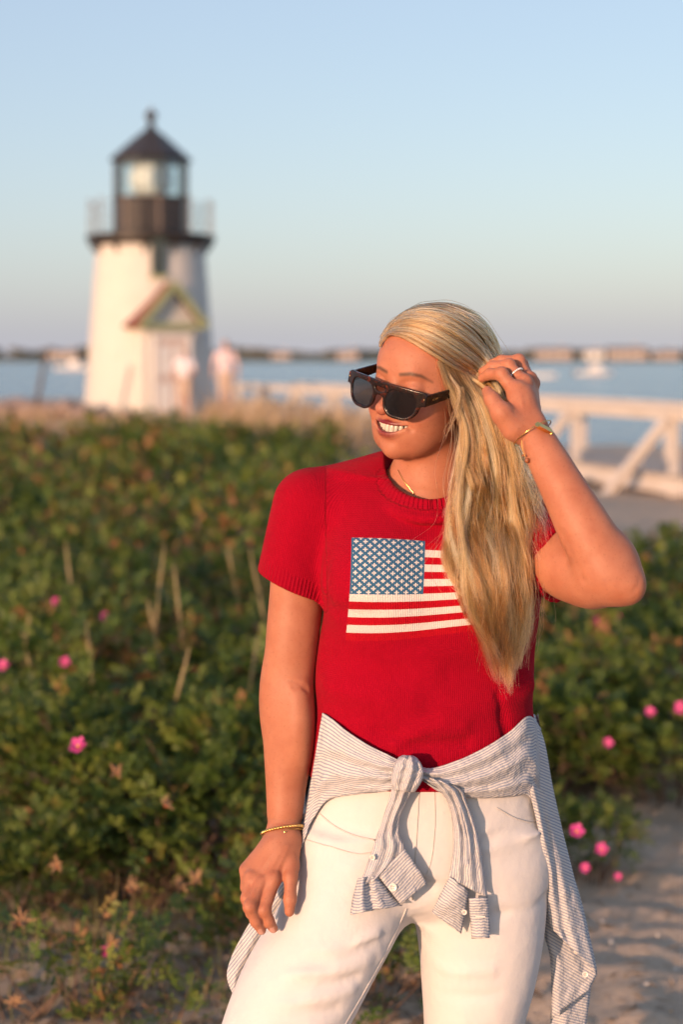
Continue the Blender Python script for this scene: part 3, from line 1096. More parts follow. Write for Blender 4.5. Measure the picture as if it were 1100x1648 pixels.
def bush(x, y, sc, kind, label, sz=1.0, rz=None, group='rose bushes round the woman'):
    o = empty('rose_bush', (x, y, float(ground_height(x, y)) - .01), random.uniform(0, 6.28) if rz is None else rz)
    o.scale = (sc, sc, sc * sz)
    f = bpy.data.objects.new('foliage', PROTO[kind][0])
    s = bpy.data.objects.new('stem', PROTO[kind][1])
    for q in (f, s):
        COL.objects.link(q)
        q.parent = o
    f['kind'] = 'stuff'
    tag(o, label, 'rose bush', group)
    return o


def flower(name, p, size, parent=None, facing=(0, -1, .5), seed=0):
    r = np.random.default_rng(seed)
    f = Vector(facing).normalized()
    rot = f.to_track_quat('Z', 'Y').to_matrix()
    mb = MB()
    for ringn, (cnt, tilt, sc) in enumerate(((5, .45, 1.0), (4, .95, .75))):
        for k in range(cnt):
            a = 2 * math.pi * k / cnt + ringn * .6 + r.uniform(-.15, .15)
            vs, fs = [], []
            for i in range(4):
                for j in range(4):
                    u, v = i / 3, (j / 3 * 2 - 1)
                    w = math.sin(math.pi * (u * .80 + .12)) * .55 * v
                    rad = u * (1 - .10 * abs(v)**2)
                    lift = math.sin(tilt) * rad * (.6 + .5 * rad) + .10 * v * v + r.normal(0, .02)
                    q = Vector((rad * math.cos(tilt * .7) * math.cos(a) - w * math.sin(a), rad * math.cos(tilt * .7) * math.sin(a) + w * math.cos(a), lift)) * (size * sc)
                    vs.append(Vector(p) + rot @ q)
            for i in range(3):
                for j in range(3): fs.append((i * 4 + j, i * 4 + j + 1, i * 4 + j + 5, i * 4 + j + 4))
            mb.add(vs, fs)
    o = mb.build(name, M_petal, parent, True)
    mb = MB()
    mb.ball(Vector(p) + f * size * .18, size * .16, 8, 5)
    mb.build('pistil', M_pistil, o if parent is None else o, True)
    return o


def gx(px, Y): return (px - 550) / FPX * Y


def by_px(px, py, h=0.0):
    """where a line of sight through the photograph meets height h"""
    Y = (CAMZ - h) * FPX / (py - HORIZON)
    return gx(px, Y), Y


NEAR = [  # px, py of the foot, scale, flatten, label
    (14, 1650, .48, .8, 'low rose bush at the bottom left corner, with pale dry sepals'),
    (150, 1640, .46, .95, 'small leafy rose bush standing alone on sand at lower left'),
    (238, 1660, .30, .9, 'tiny rose sprig on the sand left of her thigh, near the bottom'),
    (-20, 1500, .66, .9, 'rose bush cut off by the left edge above the sandy corner'),
    (88, 1462, .55, 1.0, 'rose bush with dry brown sepals in the lower left, above the sand patch'),
    (214, 1450, .50, .95, 'rose bush with orange hips just left of the sand patch centre'),
    (335, 1500, .55, .95, 'rose bush directly left of her hand'),
    (400, 1590, .40, .85, 'low yellowing bush behind her thigh, left of the white jeans'),
    (300, 1408, 1.0, .95, 'dense rose bush left of her bracelet'),
    (130, 1385, 1.05, 1.0, 'dense rose bush carrying the brightest pink bloom at left'),
    (20, 1372, 1.0, 1.0, 'dense rose bush by the left edge below the middle of the frame'),
    (420, 1370, 1.0, .95, 'dense rose bush behind her forearm'),
    (545, 1668, .42, .8, 'small green sprout on the sand between her legs'),
    (610, 1560, .65, .8, 'low rose bush seen between her legs'),
    (520, 1490, .8, .9, 'rose bush hidden behind her hips'),
    (952, 1412, .52, .9, 'small rose bush with three pink blooms beside the sand path'),
    (905, 1300, .95, .85, 'rose bush behind the hanging shirt at right'),
    (1010, 1262, .95, .85, 'dark rose bush at the far end of the sand path'),
    (1090, 1290, .85, .8, 'dark rose bush cut off by the right edge above the path'),
]
random.seed(11)
BUSHES = {}
for i, (px, py, sc, sz, lb) in enumerate(NEAR):
    x, y = by_px(px, py)
    BUSHES[i] = bush(x, y, sc * (1.35 if i in (0, 1, 2, 5, 6, 7, 12) else 1), 5 + i % 2 if i in (0, 1, 2, 5, 6, 7, 12) else i % 5, lb, sz)


# the thicket beyond: no single bush can be told apart
def build_thicket():
    r = np.random.default_rng(5)
    Vs, Fs, Ts, off = [], [], [], 0

    def clump(x, y, rad, hgt, n, ls, simple):
        nonlocal off
        V, F, T, _ = bush_leaves(r, n, rad, hgt, ls, simple, 4)
        T = np.clip(T + r.normal(0, .16) + (.35 if r.uniform() < .12 else 0), 0, 1)
        V = V + np.array([x, y, float(ground_height(x, y)) - .02])
        if r.uniform() < .4:                    # a few dry, tan tops
            i = r.integers(0, len(V))
            c = V[i] + np.array([0, -.02, .03])
            nn = 12
            d = r.normal(0, 1, (nn, 3)) + np.array([0, -.3, .6])
            V2, F2, k2 = leaves(np.tile(c, (nn, 1)), d, np.tile([0, 0, 1.], (nn, 1)) + r.normal(0, .4, (nn, 3)), r.uniform(.6, 1.3, nn) * min(ls, .06), simple)
            F = np.concatenate([F, F2 + len(V)])
            T = np.concatenate([T, np.full(len(V2), r.uniform(.86, 1))])
            V = np.concatenate([V, V2])
        Vs.append(V)
        Fs.append(F + off)
        Ts.append(T)
        off += len(V)

    def sand_gap(px, py):
        return ((px - 1065) / 60)**2 + ((py - 1095) / 32)**2 < 1 or ((px - 905) / 75)**2 + ((py - 1160) / 26)**2 < 1
    y = 5.3
    while y < 33:
        step = .42 + .035 * (y - 5)
        half = y * .235 + 2.6
        x = -half
        while x < half:
            xx, yy = x + r.uniform(-.3, .3) * step, y + r.uniform(-.3, .3) * step
            px, py = 550 + xx / yy * FPX, HORIZON + CAMZ / yy * FPX
            ok = True
            if px > 560:                                   # right side: thicket only up to the bridge sand
                if yy > 11.2 + .8 * math.sin(xx * 3): ok = False
                if yy < 5.9 + .12 * math.sin(xx * 5): ok = False
                if px > 940 and yy < 6.2: ok = False
                if sand_gap(px, py): ok = False
            else:
                if yy > 27: ok = False
                if yy < 5.8: ok = False
            if ok:
                big = 1 + .012 * (yy - 5)
                hg = r.uniform(.36, .80) * (1 + .25 * math.sin(xx * 2.3 + yy * .7) * math.sin(yy * 1.1)) * (1 if px < 560 else .62)
                near = yy < 8.5 and -60 < px < 1160
                clump(xx, yy, (.42 if near else .52) * big, hg, int(170 if near else 420 if yy < 8.5 else 240 if yy < 16 else 150), (.036 if near else .05 if yy < 8.5 else .075 if yy < 16 else .12), not near)
            x += step
        y += step * .8
    V, F, T = np.concatenate(Vs), Fs, np.concatenate(Ts)
    faces = []
    for f in Fs: faces += quads_to_faces(f) if f.shape[1] == 4 else f.tolist()
    me = bpy.data.meshes.new('rose_thicket')
    me.from_pydata(V.tolist(), [], faces)
    me.update()
    me.materials.append(M_leaf)
    a = me.attributes.new('tint', 'FLOAT', 'POINT')
    a.data.foreach_set('value', T.astype(np.float32))
    o = bpy.data.objects.new('rose_thicket', me)
    COL.objects.link(o)
    return tag(o, 'wide green thicket of wild roses reaching back to the lighthouse', 'thicket', kind='stuff')


thicket = build_thicket()


def thicket_stems():
    r = np.random.default_rng(33)
    mb = MB()
    for _ in range(260):
        px, py = r.uniform(-40, 470), r.uniform(900, 1300)
        x, y = by_px(px, py, .25)
        z = float(ground_height(x, y))
        h = r.uniform(.25, .52)
        a = r.uniform(0, 6.28)
        l = r.uniform(.05, .22)
        mb.tube(spline([(x, y, z), (x + math.cos(a) * l * .3, y + math.sin(a) * l * .3, z + h * .6), (x + math.cos(a) * l, y + math.sin(a) * l, z + h)], 5), [.005, .0045, .004, .003, .0015], 4)
    o = mb.build('stems', M_stem, thicket)
    o['kind'] = 'stuff'


thicket_stems()

FLOWERS = [(82, 832, .40, .052), (95, 966, .62, .050), (172, 989, .62, .050), (108, 1062, .60, .048), (10, 1068, .60, .048), (132, 1194, .66, .055),
           (963, 998, .45, .050), (992, 990, .45, .046), (975, 1190, .42, .048), (1043, 1142, .42, .040), (1092, 1134, .44, .046), (925, 1330, .40, .042)]
for i, (px, py, h, s) in enumerate(FLOWERS):
    x, y = by_px(px, py, h)
    flower('rose_bloom', (x, y - .05, h), s * random.uniform(.36, .54), thicket, (random.uniform(-.5, .1), -1, random.uniform(.3, .9)), i)
for i, (px, py, h, s) in enumerate([(967, 1362, .26, .040), (993, 1406, .14, .030), (940, 1392, .2, .03)]):
    x, y = by_px(px, py, h)
    flower('rose_bloom', (x, y - .03, h), s * random.uniform(.42, .6), BUSHES[15], (-.3, -1, .6), 40 + i)
x, y = by_px(170, 1532, .16)
flower('rose_bloom', (x, y, .16), .016, BUSHES[1], (-.3, -1, .8), 77)


# rose hips with dry sepals
def hip(px, py, h, size, parent, seed):
    x, y = by_px(px, py, h)
    r = random.Random(seed)
    mb = MB()
    mb.ball((x, y, h), (size, size, size * .85), 10, 7)
    o = mb.build('rose_hip', M_hip, parent, True)
    mb = MB()
    tl = Vector((r.uniform(-.5, .5), -.6, r.uniform(.2, 1))).normalized()
    for k in range(9):
        a = k * .7 + r.uniform(-.3, .3)
        s1 = tl.orthogonal().normalized()
        d = (s1 * math.cos(a) + tl.cross(s1) * math.sin(a) + tl * r.uniform(-.1, .8)).normalized() * r.uniform(.5, 1.1)
        mb.tube([Vector((x, y, h + size * .6)), Vector((x, y, h + size * .7)) + d * size * 1.8, Vector((x, y, h + size * .8)) + d * size * 3.6], [.003, .004, .001], 4)
    mb.build('sepal', M_sepal, o)


for i, (px, py, h, s, b) in enumerate([(36, 1486, .34, .016, 3), (212, 1432, .26, .017, 5), (290, 1428, .28, .015, 6), (316, 1416, .30, .014, 6), (92, 1396, .40, .014, 4), (188, 1245, .55, .013, 9),
                                       (268, 1296, .50, .013, 8), (180, 1520, .18, .014, 1), (24, 1616, .12, .015, 0), (265, 1560, .10, .013, 2), (330, 1270, .52, .013, 8), (60, 1290, .5, .013, 10)][:9]):
    hip(px, py, h, s * .55, BUSHES[b], i)

# tall straw-coloured grass stalks with seed heads
STALK = [(264, 884, 6.2, 'tall straw grass stalk, the tallest left of her sleeve'), (281, 918, 6.1, 'straw grass stalk close behind the tallest one, slightly shorter'), (240, 978, 5.9, 'short straw seed head just left of the two tallest stalks'),
         (140, 1012, 5.6, 'upright straw stalk right above the brightest pink bloom'), (302, 1056, 5.3, 'pale straw stalk midway between the bright bloom and her elbow'), (46, 1000, 5.8, 'straw stalk of a pair near the left edge, right one'),
         (33, 1008, 5.9, 'straw stalk of a pair near the left edge, left one'), (106, 880, 6.8, 'straw stalk above the two pink blooms at left'), (368, 890, 6.9, 'brownish stalk left of her sleeve hem, further left one'),
         (404, 893, 6.6, 'brownish stalk right beside her sleeve hem'), (414, 1036, 5.6, 'short straw stalk touching the outline of her upper arm')]
for i, (px, py, Y, lb) in enumerate(STALK):
    tip = at(px, py, Y)
    z0 = float(ground_height(tip[0], Y))
    lean = random.uniform(-.16, .16)
    root = np.array([tip[0] - lean, Y + .04, z0])
    o = empty('grass_stalk', root)
    pts = spline([root, (root * .45 + tip * .55) + (-lean * .06, 0, .0), tip], 9)
    mb = MB(); mb.tube(pts, np.linspace(.004, .0018, 9), 5); mb.build('stalk', M_straw, o, True)
    k0 = 5 + i % 3
    hd = spline([pts[k0], pts[7] * .5 + pts[8] * .5, tip, tip + (lean * .03, 0, .03)], 9)
    mb = MB(); mb.tube(hd, [.002, .004, .006, .0068, .0065, .006, .005, .0035, .0015], 6)
    mb.build('seed_head', M_straw, o, True)
    for k in (-1, 1):
        b0 = root + (pts[4] - root) * .3
        mb = MB(); mb.bar(b0, b0 + np.array([k * .09, .02, .22]), .008, .002); mb.build('blade', M_grass, o)
    tag(o, lb, 'grass stalk', 'straw grass stalks above the roses')


# beach grass: thin blades nobody could count
def build_grass():
    r = np.random.default_rng(9)
    V, F = [], []

    def blade(x, y, h, w, lean):
        z = float(ground_height(x, y))
        a = r.uniform(0, 6.28)
        dx, dy = math.cos(a) * lean, math.sin(a) * lean
        i = len(V)
        sx, sy = -math.sin(a) * w, math.cos(a) * w
        V.extend([(x - sx, y - sy, z), (x + sx, y + sy, z), (x + dx * .45 + sx * .8, y + dy * .45 + sy * .8, z + h * .6), (x + dx * .45 - sx * .8, y + dy * .45 - sy * .8, z + h * .6), (x + dx, y + dy, z + h)])
        F.extend([(i, i + 1, i + 2, i + 3), (i + 3, i + 2, i + 4)])
    G = []
    for _ in range(900):                      # dry reeds before the bridge and tower
        y = r.uniform(27, 37)
        px = r.uniform(330, 640)
        blade(gx(px, y), y, r.uniform(.45, .95), .012, r.uniform(.05, .3))
    for _ in range(700):
        y = r.uniform(28, 38)
        px = r.uniform(-20, 360)
        blade(gx(px, y), y, r.uniform(.2, .5), .012, r.uniform(.05, .25))
    n1 = len(F)
    o = mesh_obj('dune_reeds', V, F, noisy('dry_reed', (.30, .20, .11), (.42, .31, .18), .8, .85), None, False)
    tag(o, 'dry brown reeds before the lighthouse and the footbridge', 'reeds', kind='stuff')
    V.clear(); F.clear()
    for _ in range(420):
        px, py = r.uniform(-30, 460), r.uniform(1380, 1660)
        x, y = by_px(px, py)
        blade(x, y, r.uniform(.05, .20), .0014, r.uniform(.02, .14))
    for _ in range(700):
        px, py = r.uniform(-30, 460), r.uniform(960, 1230)
        x, y = by_px(px, py)
        blade(x, y, r.uniform(.35, .75), .0022, r.uniform(.03, .2))
    o = mesh_obj('wild_grass', V, F, noisy('mixed_grass', (.10, .13, .035), (.30, .23, .10), 3, .8), None, False)
    tag(o, 'thin wild grass between the rose bushes at left', 'grass', kind='stuff')
    V.clear(); F.clear()
    # litter of dry leaves and twigs on the sand
    for _ in range(1500):
        px, py = (r.uniform(-30, 700), r.uniform(1400, 1700)) if r.uniform() < .75 else (r.uniform(860, 1130), r.uniform(1270, 1700))
        if px > 700 and r.uniform() < .8: continue
        x, y = by_px(px, py)
        z = float(ground_height(x, y)) + .004
        a, l, w = r.uniform(0, 6.28), r.uniform(.008, .035), r.uniform(.002, .009)
        i = len(V)
        c, s_ = math.cos(a), math.sin(a)
        t_ = r.uniform(-.006, .01)
        V.extend([(x - c * l, y - s_ * l, z), (x + s_ * w, y - c * w, z + .004 + t_ * .3), (x + c * l, y + s_ * l, z + abs(t_)), (x - s_ * w, y + c * w, z + .003)])
        F.append((i, i + 1, i + 2, i + 3))
    o = mesh_obj('leaf_litter', V, F, noisy('dry_litter', (.09, .055, .035), (.34, .24, .15), 9, .9), None, False)
    tag(o, 'dry leaf and twig litter scattered on the sand', 'litter', kind='stuff')


build_grass()

# pale shells and pebbles one can pick out on the path
M_shell = noisy('pale_shell', (.50, .44, .37), (.66, .60, .53), 40, .6)
_sh = [(1060, 1512, 'white shell bit on the path near the right edge'), (985, 1520, 'pale shell on the path right of the shirt tail'), (1042, 1600, 'pale pebble low on the path at right'), (347, 1602, 'round white pebble on the sand left of her thigh'),
       (1090, 1565, 'pale pebble at the right edge of the path'), (970, 1480, 'small pale shell beside the hanging shirt')]
for i, (px, py, lb) in enumerate(_sh):
    x, y = by_px(px, py)
    z = float(ground_height(x, y))
    mb = MB()
    mb.ball((x, y, z + .003), (.006 + .002 * (i % 3), .005, .0035), 9, 6)
    mb.v = [(a + .0008 * math.sin(b * 900), b, c) for a, b, c in mb.v]
    tag(mb.build('shell', M_shell, None, True), lb, 'shell', 'shells on the sand')
# ================================================================== the woman
def skin_material():
    m, nt, b = new_mat('skin')
    t = NT(nt)
    co = t.coord()
    n1 = t.noise(22, 6, .65, vec=co)
    n2 = t.noise(260, 3, vec=co)
    base = t.mix(t.ramp(n1.outputs['Fac'], [(0.35, (0, 0, 0)), (0.65, (1, 1, 1))]), (0.365, 0.130, 0.070), (0.425, 0.170, 0.096))
    fr = t.noise(300, 1, vec=co)
    base = t.mix(t.math('MULTIPLY', t.ramp(fr.outputs['Fac'], [(0.64, (0, 0, 0)), (0.70, (1, 1, 1))]), 0.42), base, (0.27, 0.10, 0.05))
    base = t.mix(t.math('MULTIPLY', t.attr('blush'), 0.55), base, (0.38, 0.095, 0.06))
    base = t.mix(t.attr('brow'), base, (0.09, 0.045, 0.025))
    base = t.mix(t.attr('nail'), base, (0.52, 0.27, 0.21))
    base = t.mix(t.attr('lip'), base, (0.16, 0.017, 0.025))
    base = t.mix(t.attr('inner'), base, (0.10, 0.015, 0.012))
    t.link(base, b.inputs['Base Color'])
    rr = t.math('MULTIPLY_ADD', t.attr('lip'), -0.20, 0.54)
    rr = t.math('MULTIPLY_ADD', t.attr('nail'), -0.15, rr)
    t.link(rr, b.inputs['Roughness'])
    b.inputs['Specular IOR Level'].default_value = 0.36
    b.inputs['Subsurface Weight'].default_value = 0.22
    b.inputs['Subsurface Radius'].default_value = (1.0, 0.35, 0.2)
    b.inputs['Subsurface Scale'].default_value = 0.006
    v = t.n('ShaderNodeTexVoronoi')
    v.inputs['Scale'].default_value = 900
    t.link(co, v.inputs['Vector'])
    h = t.math('ADD', t.math('MULTIPLY', v.outputs['Distance'], 0.5), n2.outputs['Fac'])
    t.link(t.bump(h, 0.22, 0.0013), b.inputs['Normal'])
    return m


SKIN = skin_material()

# head frame: x = her left, y = towards the back, z = up, origin between the ears at eye height
def head_rot(yaw, pitch, roll):
    cy, sy, cp, sp, cr, sr = math.cos(yaw), math.sin(yaw), math.cos(pitch), math.sin(pitch), math.cos(roll), math.sin(roll)
    Zr = np.array([[cy, -sy, 0], [sy, cy, 0], [0, 0, 1]])
    Xr = np.array([[1, 0, 0], [0, cp, -sp], [0, sp, cp]])
    Yr = np.array([[cr, 0, sr], [0, 1, 0], [-sr, 0, cr]])
    return Yr @ Zr @ Xr


HROT = head_rot(R(-38), R(6), R(11))
HORG = P(688, 620, -0.01)
HSC = 0.965


def H(p):            # head frame -> world
    return np.asarray(p, float) @ HROT.T * HSC + HORG


def Hinv(p):         # world -> head frame
    return (np.asarray(p, float) - HORG) @ HROT / HSC


def zu(x): return -0.0625 + 3.2 * x * x            # lower edge of the upper lip
def zl(x): return -0.0730 + 13.6 * x * x           # upper edge of the lower lip
def ylip(x): return -0.0925 + 14.5 * x * x


def build_head():
    v = Vol((-.115, -.135, -.245), (.115, .125, .13), 0.0014)
    # skull and face masses
    v.ell((0, .012, .030), (.0745, .0945, .082), 0)
    v.ell((0, -.030, .034), (.061, .062, .056), .03)
    v.ell((0, -.026, -.032), (.0580, .058, .070), .03)
    for s in (-1, 1):
        v.ell((s * .040, -.036, -.012), (.026, .030, .022), .02)            # cheekbone
        v.ell((s * .0365, -.0600, -.0395), (.0215, .0230, .0175), .018)     # smiling cheek
        v.ell((s * .041, -.012, -.066), (.016, .030, .025), .025)           # jaw corner
        v.ell((s * .027, -.047, -.086), (.018, .026, .018), .02)            # jaw line
    v.ell((0, -.047, -.087), (.032, .035, .028), .025)
    for s in (-1, 1): v.ell((s * .0310, -.041, -.058), (.0235, .031, .029), .025)        # soft lower cheek
    v.ell((.0015, -.0700, -.1010), (.0135, .0135, .0130), .018)                 # chin
    v.ell((0, -.0600, -.0660), (.0350, .0330, .0250), .018)                 # muzzle
    # forehead, brow
    v.cone((-.028, -.077, .020), (.028, -.077, .020), .0105, .0105, .015)
    for s in (-1, 1):
        v.ell((s * .031, -.1010, -.001), (.0175, .0165, .0125), .012, 'sub')
        v.ell((s * .0305, -.0755, -.001), (.0155, .0150, .0125), .006)       # lids over the eyeball
        v.fold([(s * .018, -.086, -.001), (s * .031, -.088, -.002), (s * .043, -.080, 0)], .0016, -.0014)
    # nose
    v.cone((0, -.0860, .004), (0, -.1030, -.030), .0068, .0078, .010)
    v.cone((0, -.0995, -.021), (0, -.1095, -.0365), .0080, .0098, .008)
    v.ell((0, -.1120, -.0360), (.0104, .0100, .0092), .006)
    for s in (-1, 1):
        v.ell((s * .0122, -.0985, -.0410), (.0068, .0095, .0066), .006)
        v.ell((s * .0065, -.1055, -.0475), (.0038, .0056, .0030), .003, 'sub')
        v.fold([(s * .0185, -.096, -.037), (s * .0200, -.094, -.043)], .003, -.0018)
        v.fold([(s * .0190, -.096, -.045), (s * .0300, -.088, -.052), (s * .0385, -.080, -.064)], .0040, -.0020)   # smile line
        v.fold([(s * .0335, -.084, -.060), (s * .0360, -.081, -.065)], .0034, -.0022)
    v.fold([(0, -.102, -.050), (0, -.100, -.057)], .0026, -.0010)            # philtrum
    v.fold([(-.012, -.090, -.0890), (0, -.092, -.0900), (.012, -.090, -.0890)], .0050, -.0022)
    # lips
    xs = np.linspace(-.0325, .0325, 13)
    up = [(x, ylip(x) + .0022, zu(x) + .0026 + .0006 * math.cos(x * 300)) for x in xs]
    lo = [(x, ylip(x) + .0026, zl(x) - .0032) for x in xs]
    ru = [.0016 + .0017 * (1 - (x / .0315)**2) for x in xs]
    rl = [.0018 + .0025 * (1 - (x / .0315)**2) for x in xs]
    v.chain(up, ru, .005)
    v.chain(lo, rl, .006)
    # the open smile
    q, (x, y, z) = v.sl((-.034, -.13, -.10), (.034, -.060, -.05))
    d = np.maximum(z - (zu(x) + .0003), (zl(x) - .0003) - z) * 0.8
    d = np.maximum(d, np.abs(x) - .0312)
    d = np.maximum(d, y - (ylip(x) + .020))
    v.put(q, d.astype(np.float32), .0018, 'sub')
    # ears
    for s in (-1, 1):
        v.ell((s * .0725, .010, -.012), (.0065, .017, .029), .006, rot=rotm(R(-12), 0, s * R(-18)))
        v.ell((s * .0775, .008, -.010), (.0045, .010, .017), .004, 'sub', rot=rotm(R(-12), 0, s * R(-18)))
        v.ell((s * .0710, .003, -.041), (.0050, .0075, .0085), .004)
    # neck and upper chest (laid out in the world, brought into the head frame)
    nk = [Hinv(P(703, 672, .025)), Hinv(P(698, 730, .020)), Hinv(P(694, 775, .020)), Hinv(P(690, 835, .030))]
    v.chain(nk, [.0475, .0485, .053, .075], .03)
    v.cone(Hinv(P(600, 800, .01)), Hinv(P(690, 770, .03)), .022, .04, .03)
    v.cone(Hinv(P(790, 800, .01)), Hinv(P(690, 770, .03)), .022, .04, .03)
    v.fold([Hinv(P(640, 787, -.05)), Hinv(P(672, 792, -.05))], .006, .002)
    V, F = v.mesh(2)
    # colour masks
    n = len(V)
    lip, brow, blush, inner = np.zeros(n), np.zeros(n), np.zeros(n), np.zeros(n)

    def near(poly, rs):
        best = np.full(n, 1e3)
        for i in range(len(poly) - 1):
            a, b = np.array(poly[i]), np.array(poly[i + 1])
            ba = b - a
            t = np.clip(((V - a) @ ba) / (ba @ ba), 0, 1)
            best = np.minimum(best, np.linalg.norm(V - a - t[:, None] * ba, axis=1) - (rs[i] + t * (rs[i + 1] - rs[i])))
        return best
    d = np.minimum(near(up, ru), near(lo, rl))
    lip = np.clip((.0030 - d) / .0009, 0, 1)
    X, Yv, Z = V.T
    mouth = (np.abs(X) < .0335) & (Z < zu(X) + .012) & (Z > zl(X) - .014)
    lip *= mouth
    inner = (np.clip((Yv - (ylip(X) + .0065)) / .002, 0, 1) * (np.abs(X) < .031) * (Z < zu(X) + .004) * (Z > zl(X) - .004)) * (Yv < -.05)
    for s in (-1, 1):
        bp = [(s * .0135, -.096, .0185), (s * .030, -.092, .0225), (s * .044, -.082, .0215), (s * .056, -.066, .0135)]
        bd = near(bp, [.0018, .0018, .0012, .0002])
        brow = np.maximum(brow, np.clip((.0030 - bd) / .0035, 0, 1) * 0.92)
        blush = np.maximum(blush, np.exp(-(((X - s * .042) / .02)**2 + ((Z + .036) / .016)**2)) * (Yv < -.02))
    blush = np.maximum(blush, .7 * np.exp(-((X / .012)**2 + ((Z + .042) / .012)**2)) * (Yv < -.09))
    return H(V), F, dict(lip=lip, brow=brow, blush=blush, inner=inner, nail=np.zeros(n))


def nail_mask(V, tips):
    m = np.zeros(len(V))
    for c, ax, nrm, w, l in tips:
        c, ax, nrm = np.asarray(c), np.asarray(ax) / np.linalg.norm(ax), np.asarray(nrm, float)
        nrm = nrm - ax * (nrm @ ax)
        nrm /= np.linalg.norm(nrm)
        sd = np.cross(ax, nrm)
        q = V - c
        e = ((q @ ax) / l)**2 + ((q @ sd) / w)**2
        m = np.maximum(m, (e < 1) * ((q @ nrm) > 0) * (np.linalg.norm(q, axis=1) < .02))
    return m


# --- her right arm, hanging, hand resting on the thigh
RA = dict(
    arm=[P(500, 838, .015), P(488, 880, .01), P(478, 960, .005), P(469, 1050, .0), P(465, 1100, .0), P(463, 1160, -.005), P(463, 1210, -.010), P(460, 1280, -.018), P(458, 1325, -.026)],
    r=[.042, .043, .0408, .0390, .0375, .0372, .0348, .0282, .0250])
# --- her left arm, raised, hand in the hair
LA = dict(
    arm=[P(838, 838, .02), P(872, 872, -.04), P(912, 902, -.105), P(960, 930, -.185), P(983, 925, -.215), P(948, 862, -.205), P(914, 798, -.190), P(881, 737, -.168), P(860, 698, -.150)],
    r=[.056, .054, .049, .0425, .0380, .0378, .0318, .0270, .0236])


def PH(px, py, d): return P(px, py, d + .056)


def build_right_arm():
    v = Vol(P(375, 1530, 0) - (0, .30, 0), P(570, 770, 0) + (0, .12, 0), 0.0019)
    sq = ((0, 1, 0), .92)
    c = spline(np.c_[np.array(RA['arm']), RA['r']], 30)
    v.chain(c[:, :3], c[:, 3], .006, squash=sq)
    v.ell(P(447, 1120, .01), (.020, .028, .05), .03)                    # elbow side of the forearm
    v.ell(P(482, 1165, -.03), (.020, .026, .06), .03)
    v.fold([P(458, 1092, -.042), P(476, 1098, -.042), P(492, 1106, -.038)], .004, -.0025)
    v.fold([P(474, 1106, -.042), P(494, 1112, -.038)], .004, -.0018)
    V1, F1 = v.mesh(2)
    # hand at finer resolution
    w = PH(458, 1322, -.082)
    v = Vol(P(380, 1530, -.02) - (0, .17, 0), P(505, 1262, 0) + (0, .06, 0), 0.0011)
    mcp = [PH(441, 1414, -.150), PH(421, 1421, -.150), PH(405, 1413, -.140), PH(397, 1402, -.122)]
    v.cone(PH(460, 1278, -.072), PH(457, 1342, -.090), .0262, .0236, .012, squash=((0, 1, 0), .80))
    v.cone(PH(457, 1338, -.090), PH(456, 1356, -.104), .0220, .0210, .014, squash=((0, 1, .3), .70))
    for i, m_ in enumerate(mcp):
        v.cone(PH(466 - 7 * i, 1350, -.108 + .003 * i), m_ + np.array([0, .006, 0]), .0150, .0118, .014)
    v.ell(PH(448, 1384, -.122), (.023, .015, .032), .02)
    v.cone(PH(467, 1354, -.105), PH(469, 1398, -.136), .0138, .0106, .012)     # thumb base
    thumb = [PH(470, 1392, -.136), PH(468, 1412, -.150), PH(467, 1447, -.166), PH(466, 1467, -.168)]
    v.chain(thumb, [.0112, .0096, .0090, .0074], .006)
    f1 = [mcp[0], PH(425, 1464, -.172), PH(433, 1483, -.171), PH(440, 1494, -.166)]
    f2 = [mcp[1], PH(402.5, 1459, -.178), PH(412, 1483, -.177), PH(421, 1497, -.172)]
    f3 = [mcp[2], PH(397, 1446, -.160), PH(404, 1470, -.158), PH(412, 1480, -.154)]
    f4 = [mcp[3], PH(397, 1428, -.138), PH(402, 1446, -.134), PH(409, 1454, -.130)]
    v.chain(f1, [.0108, .0096, .0084, .0068], .003)
    v.chain(f2, [.0108, .0096, .0084, .0068], .003)
    v.chain(f3, [.0104, .0090, .0078, .0066], .003)
    v.chain(f4, [.0100, .0088, .0076, .0065], .004)
    up = np.array([0, -1., 0.05])
    for m_ in mcp[:3]: v.ell(m_ + up * .003, (.0078, .0078, .0078), .010)
    for f in (f1, f2): v.ell(f[1] + up * .0010, (.0090, .0090, .0090), .006)
    for i, m_ in enumerate(mcp[:3]):       # tendons
        v.fold([PH(464 - 7 * i, 1362, -.135), m_ + up * .012], .004, .0012)
    for a in (PH(467, 1443, -.176), PH(468, 1449, -.176), PH(467, 1452, -.176)): v.fold([a - (.008, 0, 0), a + (.008, 0, .0)], .0013, -.0007)
    for f in (f1, f2):
        for dz in (-.003, .0, .003): v.fold([f[1] + (-.008, -.0115, dz), f[1] + (.008, -.0115, dz)], .0011, -.0005)
    V2, F2 = v.mesh(1)
    nails = [(thumb[3] + up * .008 + (0, 0, -.001), thumb[3] - thumb[2], up, .0066, .0085), (f1[3] + up * .006, f1[3] - f1[2], (-.6, -1, .5), .005, .006),
             (f2[3] + up * .006, f2[3] - f2[2], (-.6, -1, .5), .005, .006)]
    return (V1, F1, np.zeros(len(V1))), (V2, F2, nail_mask(V2, nails))


